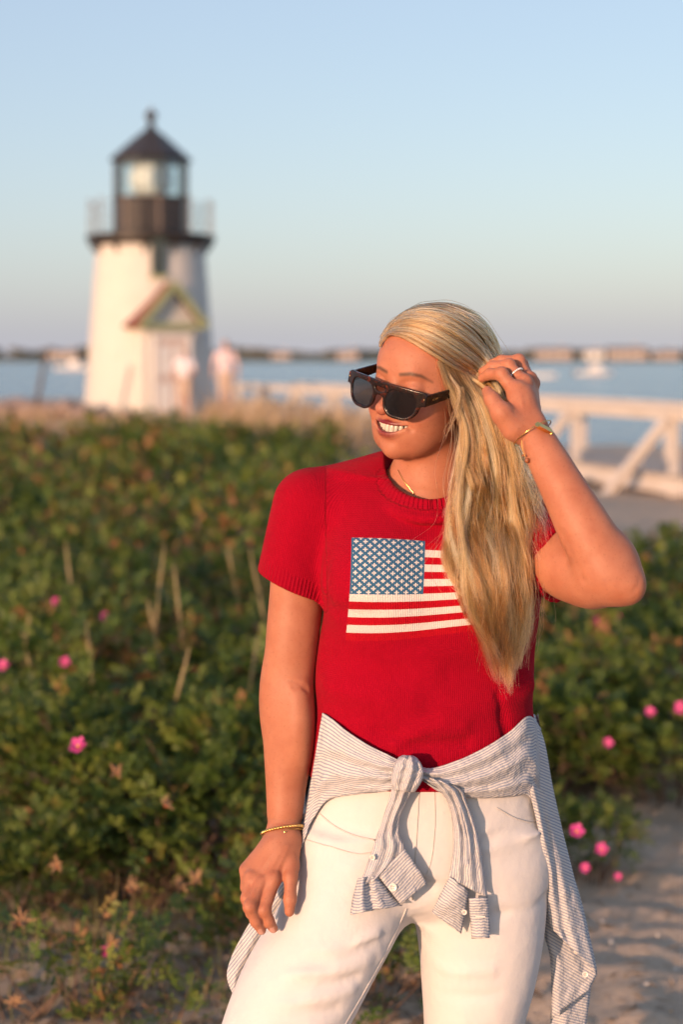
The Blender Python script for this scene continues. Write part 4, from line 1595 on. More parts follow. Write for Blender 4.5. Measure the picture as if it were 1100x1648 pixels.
def build_left_arm():
    v = Vol(P(790, 1010, -.02) - (0, .35, 0), P(1075, 655, .1) + (.02, .05, 0), 0.0019)
    a, r = LA['arm'], LA['r']
    c = spline(np.c_[np.array(a[:5]), r[:5]], 20)
    v.chain(c[:, :3], c[:, 3], .006)
    c = spline(np.c_[np.array(a[4:]), r[4:]], 24)
    w = Vol(v.lo, v.lo + (v.n - 1) * v.h, v.h)
    w.n, w.ax, w.D = v.n, v.ax, np.full(v.n, 1.0, np.float32)
    w.chain(c[:, :3], c[:, 3], .006, squash=((0, 1, 0), .92))
    v.D = smin(v.D, w.D, .014)
    v.ell(P(1004, 944, -.225), (.0240, .026, .024), .02)                # elbow point
    v.ell(P(996, 908, -.20), (.022, .026, .036), .03)
    v.ell(P(912, 912, -.12), (.040, .045, .036), .03)                    # under side of the upper arm
    v.ell(P(1020, 944, -.232), (.012, .014, .015), .022)
    v.fold([P(1008, 962, -.26), P(1024, 950, -.255), P(1032, 930, -.25)], .004, -.0012)
    v.fold([P(900, 858, -.222), P(912, 892, -.23), P(924, 918, -.235), P(936, 936, -.235)], .0055, -.008)
    V1, F1 = v.mesh(2)
    v = Vol(P(755, 745, -.02) - (0, .22, 0), P(895, 560, .05) + (0, .04, 0), 0.0011)
    v.cone(P(868, 711, -.157), P(852, 684, -.146), .0225, .0232, .012, squash=((.3, 1, 0), .82))
    v.cone(P(853, 688, -.146), P(843, 668, -.140), .0232, .0228, .014, squash=((.3, 1, 0), .75))
    mcp = [P(829, 628, -.128), P(843, 616, -.112), P(851, 612, -.090), P(855, 618, -.068)]
    wr = [P(838, 678, -.150), P(845, 672, -.138), P(851, 668, -.126), P(855, 668, -.112)]
    for w_, m_ in zip(wr, mcp): v.cone(w_, m_, .0150, .0112, .014)
    v.ell(P(842, 650, -.128), (.018, .020, .026), .018)
    f1 = [mcp[0], P(807.5, 602.5, -.118), P(789, 602, -.100), P(777.5, 608, -.088)]
    f2 = [mcp[1], P(819, 588.5, -.096), P(793, 590, -.084), P(778, 598, -.076)]
    f3 = [mcp[2], P(835, 581, -.070), P(808, 580, -.056), P(790, 586, -.046)]
    f4 = [mcp[3], P(842, 586, -.046), P(822, 586, -.034), P(806, 590, -.026)]
    v.chain(f1, [.0112, .0096, .0084, .0070], .004)
    v.chain(f2, [.0112, .0094, .0082, .0068], .004)
    v.chain(f3, [.0106, .0090, .0080, .0068], .004)
    v.chain(f4, [.0098, .0082, .0072, .0062], .004)
    for f in (f1, f2, f3): v.ell(f[1] + (.001, -.001, .0012), (.0096, .0096, .0096), .005)
    for m_ in mcp: v.ell(m_ + (.003, -.002, .002), (.0100, .0100, .0100), .008)
    th = [P(826, 690, -.158), P(806, 662, -.160), P(793, 643, -.150), P(785, 630, -.138)]
    v.chain(th, [.0165, .0120, .0100, .0080], .010)
    v.cone(P(838, 692, -.150), P(812, 668, -.158), .017, .013, .015)
    v.fold([P(826, 664, -.166), P(822, 680, -.168)], .003, -.0015)
    for i in range(3): v.fold([P(803 + i * 4, 646 + i * 6, -.166), P(796 + i * 4, 652 + i * 6, -.166)], .0013, -.0007)
    for i in (0, 1, 2): v.fold([wr[i] + (.004, -.016, .02), mcp[i] + (.003, -.012, -.002)], .0035, .0011)
    V2, F2 = v.mesh(1)
    return (V1, F1, np.zeros(len(V1))), (V2, F2, np.zeros(len(V2)))


# rings of the trunk and legs, shared by body and clothes: (py, px left, px right, depth of centre, front, back)
TORSO = [(770, 560, 800, .03, .060, .075), (800, 508, 850, .028, .082, .095), (850, 500, 868, .022, .104, .104), (900, 513, 872, .014, .118, .106),
         (940, 522, 872, .008, .124, .102), (985, 521, 868, .004, .120, .096), (1040, 512, 862, .0, .111, .090), (1095, 507, 859, -.002, .107, .088),
         (1140, 508, 858, -.002, .108, .094), (1190, 502, 866, .0, .110, .106), (1245, 497, 872, .004, .110, .118)]
HIPS = [(1190, 510, 860, .002, .100, .100), (1235, 503, 866, .004, .104, .112), (1290, 493, 874, .010, .108, .122), (1345, 485, 880, .014, .112, .126), (1400, 486, 878, .014, .108, .120), (1435, 520, 845, .010, .092, .102), (1464, 590, 740, .01, .055, .065)]
RLEG = [(1330, 490, 668, -.005, .088, .10), (1400, 476, 664, -.020, .096, .10), (1455, 452, 657, -.032, .102, .098), (1500, 425, 640, -.042, .104, .098), (1560, 391, 608, -.055, .103, .096), (1648, 357, 562, -.075, .098, .092),
        (1750, 332, 506, -.085, .084, .080), (1840, 330, 474, -.08, .070, .068), (1940, 335, 470, -.045, .064, .070), (2100, 345, 455, .01, .054, .060), (2220, 352, 440, .045, .046, .050)]
LLEG = [(1330, 680, 880, .02, .086, .10), (1400, 671, 882, .016, .094, .10), (1455, 666, 880, .012, .096, .098), (1520, 674, 873, .010, .095, .094), (1580, 679, 861, .008, .092, .090), (1648, 683, 842, .008, .086, .086),
        (1750, 683, 822, .012, .078, .076), (1840, 684, 806, .018, .067, .066), (1940, 682, 804, .03, .062, .068), (2100, 690, 790, .06, .052, .058), (2220, 696, 780, .07, .045, .048)]


def rings(tab, grow=0.0, sub=1.0):
    out = []
    for py, l, r, d, f, b in tab:
        a, c = P(l, py, d), P(r, py, d)
        out.append((a[2], (a[0] + c[0]) / 2, 2.5 + d, (c[0] - a[0]) / 2 * sub + grow, f * sub + grow, b * sub + grow))
    return out


def build_under_body():
    """trunk, legs and feet below the clothes (mostly covered)"""
    v = Vol((-.32, 2.2, -.02), (.42, 2.75, 1.45), 0.008)
    v.loft(rings(TORSO, -.017), .02)
    v.loft(rings(HIPS, -.017), .03)
    v.loft(rings(RLEG, -.014), .02)
    v.loft(rings(LLEG, -.014), .02)
    for tab, dx in ((RLEG, -.02), (LLEG, .02)):
        py, l, r, d = tab[-1][:4]
        a = P((l + r) / 2, py, d)
        v.cone(a + (0, .01, .03), (a[0], a[1] + .015, .045), .040, .040, .02)
        v.cone((a[0], a[1] + .02, .035), (a[0] + dx, a[1] - .13, .022), .036, .026, .02)
    return v.mesh(2)


def build_jeans():
    v = Vol((-.30, 2.25, -.01), (.40, 2.72, 1.06), 0.0042)
    v.loft(rings(HIPS), .02)
    w = Vol(v.lo, v.lo + (v.n - 1) * v.h, v.h)
    w.n, w.ax, w.D = v.n, v.ax, np.full(v.n, 1.0, np.float32)
    w.loft(rings(RLEG), 0)
    w.loft(rings(LLEG), .008)
    v.D = smin(v.D, w.D, .028)
    fo = lambda pts, w, h: v.fold([P(*p) for p in pts], w, h * 1.5)
    # creases at the hip and groin, drag lines over the thigh, crumples behind the knee
    fo([(492, 1352, -.07), (540, 1366, -.10), (590, 1376, -.11)], .005, -.0035)          # pocket edge
    fo([(520, 1312, -.10), (560, 1336, -.112), (620, 1350, -.118)], .010, .005)
    fo([(510, 1328, -.09), (560, 1352, -.112), (610, 1364, -.118)], .008, -.005)
    fo([(525, 1298, -.10), (570, 1318, -.112), (625, 1330, -.118)], .008, -.004)
    fo([(500, 1378, -.11), (560, 1400, -.12), (600, 1404, -.12)], .012, .003)
    fo([(785, 1342, -.10), (830, 1325, -.09), (872, 1300, -.06)], .009, .005)
    fo([(780, 1356, -.10), (830, 1342, -.09), (874, 1318, -.06)], .008, -.005)
    fo([(785, 1372, -.10), (835, 1360, -.09), (876, 1340, -.06)], .010, .004)
    fo([(680, 1420, -.09), (720, 1432, -.10), (770, 1420, -.10)], .009, -.005)
    fo([(640, 1395, -.10), (672, 1420, -.095), (690, 1428, -.09)], .010, -.005)
    fo([(690, 1290, -.115), (676, 1350, -.112), (672, 1420, -.10)], .006, -.003)         # fly
    fo([(640, 1275, -.112), (700, 1278, -.114), (760, 1280, -.112)], .005, -.002)
    for (pts, h) in ([[(480, 1528, -.15), (560, 1530, -.155), (610, 1505, -.13)], .004], [[(470, 1545, -.15), (550, 1550, -.158), (600, 1520, -.13)], -.003],
                     [[(440, 1568, -.15), (530, 1566, -.158), (590, 1545, -.13)], .0035], [[(420, 1598, -.16), (500, 1600, -.17), (570, 1575, -.14)], -.004],
                     [[(400, 1612, -.16), (480, 1615, -.17), (565, 1590, -.14)], .004], [[(390, 1640, -.16), (470, 1640, -.175), (540, 1625, -.15)], -.003],
                     [[(690, 1555, -.06), (730, 1568, -.085), (790, 1560, -.085)], .003], [[(684, 1600, -.06), (740, 1606, -.08), (800, 1596, -.075)], -.0025],
                     [[(668, 1480, -.07), (700, 1505, -.085), (760, 1510, -.09)], -.003], [[(800, 1470, -.08), (850, 1455, -.05), (876, 1440, -.03)], -.003]):
        fo(pts, .009, h)
    for x0, y0, x1, y1 in ((650, 1446, 560, 1424), (648, 1452, 575, 1446), (655, 1440, 590, 1400), (668, 1446, 745, 1436), (666, 1440, 760, 1412), (668, 1452, 730, 1462), (600, 1500, 520, 1516), (590, 1530, 500, 1540)):
        fo([(x0, y0, -.085), ((x0 + x1) / 2, (y0 + y1) / 2 + 4, -.105), (x1, y1, -.115)], .0042, -.0016)
        fo([(x0, y0 + 7, -.085), ((x0 + x1) / 2, (y0 + y1) / 2 + 11, -.105), (x1, y1 + 7, -.115)], .0050, .0014)
    rj = random.Random(4)
    for _ in range(26):                                # small crumples
        x, y = rj.uniform(500, 860), rj.uniform(1285, 1640)
        l, sl_ = rj.uniform(14, 40), rj.uniform(-.5, .5) + (.35 if x < 640 else -.25)
        fo([(x - l, y - l * sl_, -.11), (x, y, -.115), (x + l, y + l * sl_, -.11)], rj.uniform(.004, .008), rj.choice((-1, 1)) * rj.uniform(.001, .0024))
    rl = np.array(rings(RLEG))
    for z in (.30, .335, .37, .12, .15):                                              # knee and ankle crumples, below the frame
        for tab in (RLEG, LLEG):
            rg = np.array(sorted(rings(tab)))
            c = [np.interp(z, rg[:, 0], rg[:, i]) for i in range(1, 5)]
            v.fold([(c[0] - c[2], c[1] - .02, z + .006), (c[0], c[1] - c[3], z), (c[0] + c[2], c[1] - .02, z + .004)], .008, .0035)
    # open ankles
    for tab in (RLEG, LLEG):
        py, l, r, d = tab[-1][:4]
        a = P((l + r) / 2, py, d)
        v.cone(a + (0, 0, .05), a - (0, 0, .05), .040, .040, 0, 'sub')
    V, F = v.mesh(2)
    return V, F


SL_A, SL_B = P(497, 812, .018), P(470, 945, .004)              # right sleeve axis
SR_A, SR_B = P(842, 838, .018), P(910, 897, -.085)             # left sleeve axis


def build_sweater():
    v = Vol(P(400, 1262, 0) - (0, .19, 0), P(935, 715, 0) + (.0, .16, .0), 0.0026)
    v.loft(rings(TORSO), .02)
    v.ell(P(612, 935, -.060), (.075, .062, .070), .05)
    v.ell(P(775, 930, -.060), (.075, .062, .070), .05)
    # shoulders
    v.cone(P(622, 768, .035), P(515, 806, .022), .042, .048, .035)
    v.cone(P(760, 768, .035), P(838, 815, .022), .042, .050, .035)
    # sleeves, flared a little
    ax = SL_B - SL_A
    hemn = np.array([-.40, 0.05, -.92])

    def blank():
        q = Vol(v.lo, v.lo + v.n * v.h - v.h * 1.0, v.h)
        q.D = np.full(v.n, 1.0, np.float32)
        q.n, q.ax = v.n, v.ax
        return q
    w = blank()
    w.cone(SL_A, SL_B + ax * .25, .056, .0585, 0, squash=((0, 1, 0), .95))
    w.cone(SL_A + ax * .72, SL_B + ax * .6, .042, .0535, .002, 'sub', squash=((0, 1, 0), .95))
    w.cut(P(472, 944, 0), hemn, .002)
    v.D = smin(v.D, w.D, .015)
    bx = SR_B - SR_A
    bn = bx / np.linalg.norm(bx)
    w = blank()
    w.cone(SR_A, SR_B + bn * .10, .070, .064, 0)
    w.cone(SR_A + bx * .80, SR_B + bn * .12, .054, .0585, .002, 'sub')
    w.cut(SR_B + bn * .006, bn + np.array([.55, 0, .12]), .002)
    v.D = smin(v.D, w.D, .015)
    # hollow out: arm holes, neck hole, open hem
    # neckline
    nc = P(688, 772, .012)
    q, (x, y, z) = v.sl(P(590, 850, 0) - (0, .2, 0), P(800, 700, 0) + (0, .16, 0))
    tilt = (y - nc[1]) * .42
    e = np.sqrt(((x - nc[0]) / .066)**2 + ((y - nc[1]) / .072)**2)
    v.put(q, ((e - 1) * .066 + 0 * z).astype(np.float32), .004, 'sub')
    ring = []
    for a in np.linspace(0, 2 * math.pi, 49)[:-1]:
        xx, yy = nc[0] + .0715 * math.cos(a), nc[1] + .0770 * math.sin(a)
        zz = nc[2] - .004 + (yy - nc[1]) * .36 + .012 * math.cos(a)**2
        ring.append(np.array([xx, yy, zz]))
    NECK.extend(ring)
    for j in range(3):
        rj = [nc + (p - nc) * np.array([1 + .085 * j, 1 + .10 * j, 1]) - np.array([0, 0, .0065 * j + (.004 * j if p[1] < nc[1] else 0)]) for p in ring]
        for i in range(48): v.cone(rj[i], rj[(i + 1) % 48], .0068, .0068, .006)
    # soft folds
    fo = lambda pts, w_, h: v.fold([P(*p) for p in pts], w_, h * 1.4)
    fo([(520, 800, -.06), (522, 870, -.08), (526, 960, -.07)], .007, -.0035)            # armhole seam
    fo([(529, 968, -.06), (560, 985, -.10), (600, 990, -.12)], .014, -.003)
    fo([(515, 1060, -.06), (560, 1075, -.10), (640, 1080, -.11)], .020, -.0035)
    fo([(512, 1105, -.07), (570, 1120, -.10), (660, 1128, -.11)], .020, .0035)
    fo([(860, 1050, -.04), (800, 1075, -.09), (730, 1082, -.11)], .018, -.003)
    fo([(858, 1105, -.05), (800, 1130, -.09), (720, 1150, -.11)], .018, .003)
    fo([(640, 1196, -.105), (690, 1170, -.108), (745, 1168, -.104)], .010, .0045)
    fo([(610, 1175, -.105), (680, 1200, -.108), (750, 1196, -.104)], .010, -.004)
    fo([(800, 1120, -.085), (812, 1170, -.08), (820, 1210, -.075)], .010, -.004)
    fo([(450, 850, -.05), (470, 880, -.055), (500, 900, -.05)], .014, -.002)
    V, F = v.mesh(2)
    return V, F


NECK = []
def knit_material():
    m, nt, b = new_mat('red_knit')
    t = NT(nt)
    co = t.coord()
    uv = t.attr('flag_uv', 'Vector')
    sp = t.n('ShaderNodeSeparateXYZ')
    t.link(uv, sp.inputs[0])
    u, v, rib = sp.outputs[0], sp.outputs[1], sp.outputs[2]      # u: 0..1 across the flag, v: 0..1 downwards
    red = t.mix(t.noise(60, 3, vec=co).outputs['Fac'], (0.28, 0.0005, 0.011), (0.33, 0.001, 0.016))
    # saw-toothed colour changes of a knitted-in motif
    saw = t.math('MULTIPLY', t.math('PINGPONG', t.math('MULTIPLY', u, 118.0), 0.5), 0.010)
    v2 = t.math('ADD', v, saw)
    inside = lambda s, lo, hi: t.math('MULTIPLY', t.math('GREATER_THAN', s, lo), t.math('LESS_THAN', s, hi))
    inflag = t.math('MULTIPLY', inside(u, 0.0, 1.0), inside(v2, 0.0, 1.0))
    stripe = t.math('MODULO', t.math('MULTIPLY', v2, 13.0), 2.0)
    white = t.math('MULTIPLY', t.math('GREATER_THAN', stripe, 1.0), inflag)
    bright = t.mix(white, (0.37, 0.003, 0.012), (0.62, 0.56, 0.53))
    col = t.mix(inflag, red, bright)
    canton = t.math('MULTIPLY', inside(u, 0.0, 0.535), inside(v2, -0.015, 7.05 / 13))
    # little knitted crosses, staggered
    def crosses(ou, ov):
        a = t.math('SUBTRACT', t.math('FRACT', t.math('ADD', t.math('MULTIPLY', u, 7.85 / 0.535), ou)), 0.5)
        c = t.math('SUBTRACT', t.math('FRACT', t.math('ADD', t.math('MULTIPLY', v, 7.0 / (7 / 13)), ov)), 0.5)
        a = t.math('ABSOLUTE', a)
        c = t.math('ABSOLUTE', c)
        c2 = t.math('MULTIPLY', c, 0.80)
        h = t.math('MULTIPLY', t.math('LESS_THAN', a, 0.25), t.math('LESS_THAN', c2, 0.070))
        w = t.math('MULTIPLY', t.math('LESS_THAN', a, 0.080), t.math('LESS_THAN', c2, 0.21))
        return t.math('MAXIMUM', h, w)
    st = t.math('MAXIMUM', crosses(0.0, 0.25), crosses(0.5, 0.75))
    star = t.math('MULTIPLY', st, inside(u, 0.012, 0.522))
    col = t.mix(canton, col, t.mix(star, (0.036, 0.115, 0.21), (0.56, 0.53, 0.52)))
    t.link(col, b.inputs['Base Color'])
    b.inputs['Roughness'].default_value = 0.9
    b.inputs['Specular IOR Level'].default_value = 0.08
    b.inputs['Sheen Weight'].default_value = 0.06
    b.inputs['Sheen Roughness'].default_value = 0.5
    b.inputs['Sheen Tint'].default_value = (1, 0.35, 0.3, 1)
    # stocking-stitch relief: columns and little V rows, wide ribs on collar, cuffs
    sx = t.n('ShaderNodeSeparateXYZ')
    t.link(t.attr('knit', 'Vector'), sx.inputs[0])
    colr = t.math('SINE', t.math('MULTIPLY', sx.outputs[0], 2 * math.pi / 0.0031))
    row = t.math('SINE', t.math('ADD', t.math('MULTIPLY', sx.outputs[1], 2 * math.pi / 0.0026), t.math('MULTIPLY', t.math('ABSOLUTE', colr), 2.0)))
    wide = t.math('SINE', t.math('MULTIPLY', sx.outputs[0], 2 * math.pi / 0.0062))
    h = t.math('ADD', t.math('ADD', t.math('MULTIPLY', colr, 0.4), t.math('MULTIPLY', row, 0.2)), t.math('MULTIPLY', t.math('MULTIPLY', wide, rib), 0.9))
    h = t.math('ADD', h, t.math('MULTIPLY', t.noise(90, 3, vec=co).outputs['Fac'], 2.0))
    t.link(t.bump(h, 0.75, 0.0011), b.inputs['Normal'])
    return m


def denim_material():
    m, nt, b = new_mat('white_denim')
    t = NT(nt)
    co = t.coord()
    n = t.noise(30, 4, vec=co)
    t.link(t.mix(n.outputs['Fac'], (0.57, 0.55, 0.54), (0.63, 0.61, 0.60)), b.inputs['Base Color'])
    b.inputs['Roughness'].default_value = 0.85
    b.inputs['Specular IOR Level'].default_value = 0.2
    b.inputs['Sheen Weight'].default_value = 0.1
    w = t.n('ShaderNodeTexWave', wave_type='BANDS', bands_direction='DIAGONAL')
    w.inputs['Scale'].default_value = 240
    w.inputs['Distortion'].default_value = 1.5
    t.link(co, w.inputs['Vector'])
    fine = t.math('ADD', t.math('MULTIPLY', w.outputs['Fac'], 0.25), t.noise(500, 2, vec=co).outputs['Fac'])
    nb = t.bump(fine, 0.25, 0.0008)
    crease = t.noise(26, 3, 0.5, vec=co)
    t.link(t.bump(crease.outputs['Fac'], 0.4, 0.008, nb), b.inputs['Normal'])
    return m


woman = empty('person', (P(690, 1200)[0], 2.53, 0))
tag(woman, 'smiling blonde woman in red flag sweater and white jeans, hand in her hair', 'person')


def assemble_body():
    parts = []
    hv, hf, at_ = build_head()
    parts.append((hv, hf, at_))
    z = lambda n: dict(lip=np.zeros(n), brow=np.zeros(n), blush=np.zeros(n), inner=np.zeros(n), nail=np.zeros(n))
    for (V, F, nail) in build_right_arm() + build_left_arm():
        a = z(len(V))
        a['nail'] = nail
        parts.append((V, F, a))
    V, F = build_under_body()
    parts.append((V, F, z(len(V))))
    vv, ff, off = [], [], 0
    for V, F, a in parts:
        vv.append(V)
        ff.append(F + off)
        off += len(V)
    o = mesh_obj('body', np.concatenate(vv), np.concatenate(ff), SKIN, woman)
    for k in ('lip', 'brow', 'blush', 'inner', 'nail'):
        set_attr(o, k, np.concatenate([p[2][k] for p in parts]))
    return o, np.concatenate(vv), np.concatenate(ff)


body, BV, BF = assemble_body()
JV, JF = build_jeans()
jeans = mesh_obj('jeans', JV, JF, denim_material(), woman)
SV, SF = build_sweater()
sweater = mesh_obj('sweater', SV, SF, knit_material(), woman)


def flag_coords():
    px, py = to_px(SV)
    n = len(SV)
    front = SV[:, 1] < 2.50
    # the motif hangs slightly bowed on the knit
    left = 566 - (py - 870) * .058 + 2 * np.sin((py - 870) / 50)
    u = (px - left) / 222.0
    top = 868 + 10 * np.clip(u, 0, 1) - 1 * np.sin(u * 6)
    bot = 1031 - 14 * np.clip(u, 0, 1)**1.5 + 2.5 * np.sin(u * 5)
    v = (py - top) / (bot - top)
    u = np.where(front, u, -5)
    u = np.where((u < -.5) | (u > 1.5), -5, u)
    # knit coordinates: run down the body, but along the sleeves
    kx = np.arctan2(SV[:, 0] - P(690, 1000)[0], -(SV[:, 1] - 2.5) + .05) * .17
    ky = SV[:, 2].copy()
    rib = np.zeros(n)
    ax = (SL_B - SL_A) / np.linalg.norm(SL_B - SL_A)
    sl = (px < 524 + (py - 800) * .02) & (py < 985)
    t = (SV - SL_A) @ ax
    e1 = np.cross(ax, (0, 1, 0))
    e1 /= np.linalg.norm(e1)
    e2 = np.cross(ax, e1)
    ang = np.arctan2((SV - SL_A) @ e1, (SV - SL_A) @ e2)
    kx = np.where(sl, ang * .057, kx)
    ky = np.where(sl, t, ky)
    hemn = np.array([-.40, 0.05, -.92])
    dh = (SV - P(472, 944, 0)) @ (hemn / np.linalg.norm(hemn))
    rib = np.where(sl & (dh > -.026), 1, rib)
    bx = (SR_B - SR_A) / np.linalg.norm(SR_B - SR_A)
    t2 = (SV - SR_A) @ bx
    e1 = np.cross(bx, (0, 0, 1))
    e1 /= np.linalg.norm(e1)
    e2 = np.cross(bx, e1)
    rr = np.hypot((SV - SR_A) @ e1, (SV - SR_A) @ e2)
    s2 = (px > 850) & (py < 960) & (t2 > .02)
    ang = np.arctan2((SV - SR_A) @ e1, (SV - SR_A) @ e2)
    kx = np.where(s2, ang * .06, kx)
    ky = np.where(s2, t2, ky)
    rib = np.where(s2 & (t2 > np.linalg.norm(SR_B - SR_A) - .022), 1, rib)
    nr = np.array(NECK)
    d = np.min(np.linalg.norm(SV[:, None, :] - nr[None, ::3, :], axis=2), axis=1) if n < 60000 else None
    if d is None:
        d = np.full(n, 9.0)
        near = np.nonzero((py < 830) & (px > 590) & (px < 800))[0]
        d[near] = np.min(np.linalg.norm(SV[near][:, None, :] - nr[None, :, :], axis=2), axis=1)
    nk = d < .017
    c = nr.mean(0)
    kx = np.where(nk, np.arctan2(SV[:, 0] - c[0], SV[:, 1] - c[1]) * .074, kx)
    rib = np.where(nk, .8, rib)
    hem = py > 1172
    rib = np.where(hem & ~sl, .22, rib)
    set_attr(sweater, 'flag_uv', np.stack([u, v, rib], 1), 'FLOAT_VECTOR')
    set_attr(sweater, 'knit', np.stack([kx, ky, rib], 1), 'FLOAT_VECTOR')


flag_coords()


def bvh(V, F):
    return BVHTree.FromPolygons([tuple(v) for v in V], [tuple(int(i) for i in f) for f in F])


BVH_BODY, BVH_JEANS, BVH_SWEATER = bvh(BV, BF), bvh(JV, JF), bvh(SV, SF)


def surf(px, py, trees=None, default=2.5):
    """depth of the clothes under a given line of sight"""
    o = Vector((0, 0, CAMZ))
    d = Vector(((px - 550) / FPX, 1, -(py - HORIZON) / FPX))
    best = None
    for b in (trees or (BVH_JEANS, BVH_SWEATER)):
        h = b.ray_cast(o, d)
        if h[0] is not None and (best is None or h[0].y < best): best = h[0].y
    return default if best is None else best


# teeth
def build_teeth():
    mb = MB()
    widths = [.0084, .0068, .0072, .0060, .0050]
    for s in (-1, 1):
        x = 0.0
        for i, w in enumerate(widths):
            xc = x + w / 2
            x += w
            hgt = [.0112, .0102, .0104, .0088, .0078, .007][i]
            y0 = -.0872 + 16.5 * xc * xc
            top = zu(xc) + .002
            bot = zl(xc) - .0015
            hgt = top - bot
            slope = math.atan(31 * xc)
            n, m = 6, 5
            vv, ff = [], []
            for a in range(n + 1):
                for b in range(m + 1):
                    u_, v_ = a / n * 2 - 1, b / m * 2 - 1
                    ww = w / 2 * .965 * (1 - .06 * max(0, -v_)**3)
                    bul = .0022 * (1 - abs(u_)**3) * (1 - .5 * abs(v_)**4)
                    lx = u_ * ww
                    zz = (top + bot) / 2 + v_ * hgt / 2
                    if v_ < -.5: zz += .0009 * abs(u_)**3
                    vv.append((s * (xc + lx * math.cos(slope) + bul * math.sin(slope)), y0 + lx * math.sin(slope) - bul * math.cos(slope), zz))
            for a in range(n):
                for b in range(m):
                    k = a * (m + 1) + b
                    ff.append((k, k + 1, k + m + 2, k + m + 1))
            mb.add(H(np.array(vv)), ff)
    m = noisy('tooth_enamel', (0.52, 0.45, 0.375), (0.58, 0.51, 0.435), 60, 0.25)
    o = mb.build('teeth', m, woman, True)
    return o


build_teeth()
# eyeballs behind the dark lenses
for s in (-1, 1):
    mb = MB()
    mb.ball((s * .0305, -.0700, -.001), (.0112, .0112, .0112), 16, 10)
    mb.v = [tuple(q) for q in H(np.array(mb.v))]
    mb.build('eye', noisy('eye_white', (0.7, 0.66, 0.62), (0.75, 0.72, 0.7), 30, 0.15), woman, True)
# ================================================================== striped shirt tied round the hips
def stripe_material():
    m, nt, b = new_mat('striped_cotton')
    t = NT(nt)
    s = t.attr('stripe')
    co = t.coord()
    wob = t.math('MULTIPLY', t.noise(60, 2, vec=co).outputs['Fac'], .0008)
    f = t.math('PINGPONG', t.math('DIVIDE', t.math('ADD', s, wob), .0043), 0.5)       # 0..0.5
    k = t.math('MULTIPLY', t.math('SUBTRACT', f, .19), 10.0, clamp=True)
    c = t.mix(k, (0.29, 0.312, 0.375), (0.57, 0.55, 0.53))
    t.link(c, b.inputs['Base Color'])
    b.inputs['Roughness'].default_value = 0.9
    b.inputs['Specular IOR Level'].default_value = 0.15
    n = t.noise(700, 2, vec=co)
    n2 = t.noise(45, 4, .6, vec=co)
    nb = t.bump(n.outputs['Fac'], .3, .0006)
    t.link(t.bump(n2.outputs['Fac'], .85, .008, nb), b.inputs['Normal'])
    return m


M_stripe = stripe_material()
M_button = noisy('shell_button', (0.72, 0.66, 0.58), (0.82, 0.77, 0.70), 200, .25)
shirt = empty('tied_shirt', P(690, 1240, 0))
tag(shirt, 'blue and white striped shirt tied round her hips by its sleeves', 'shirt')


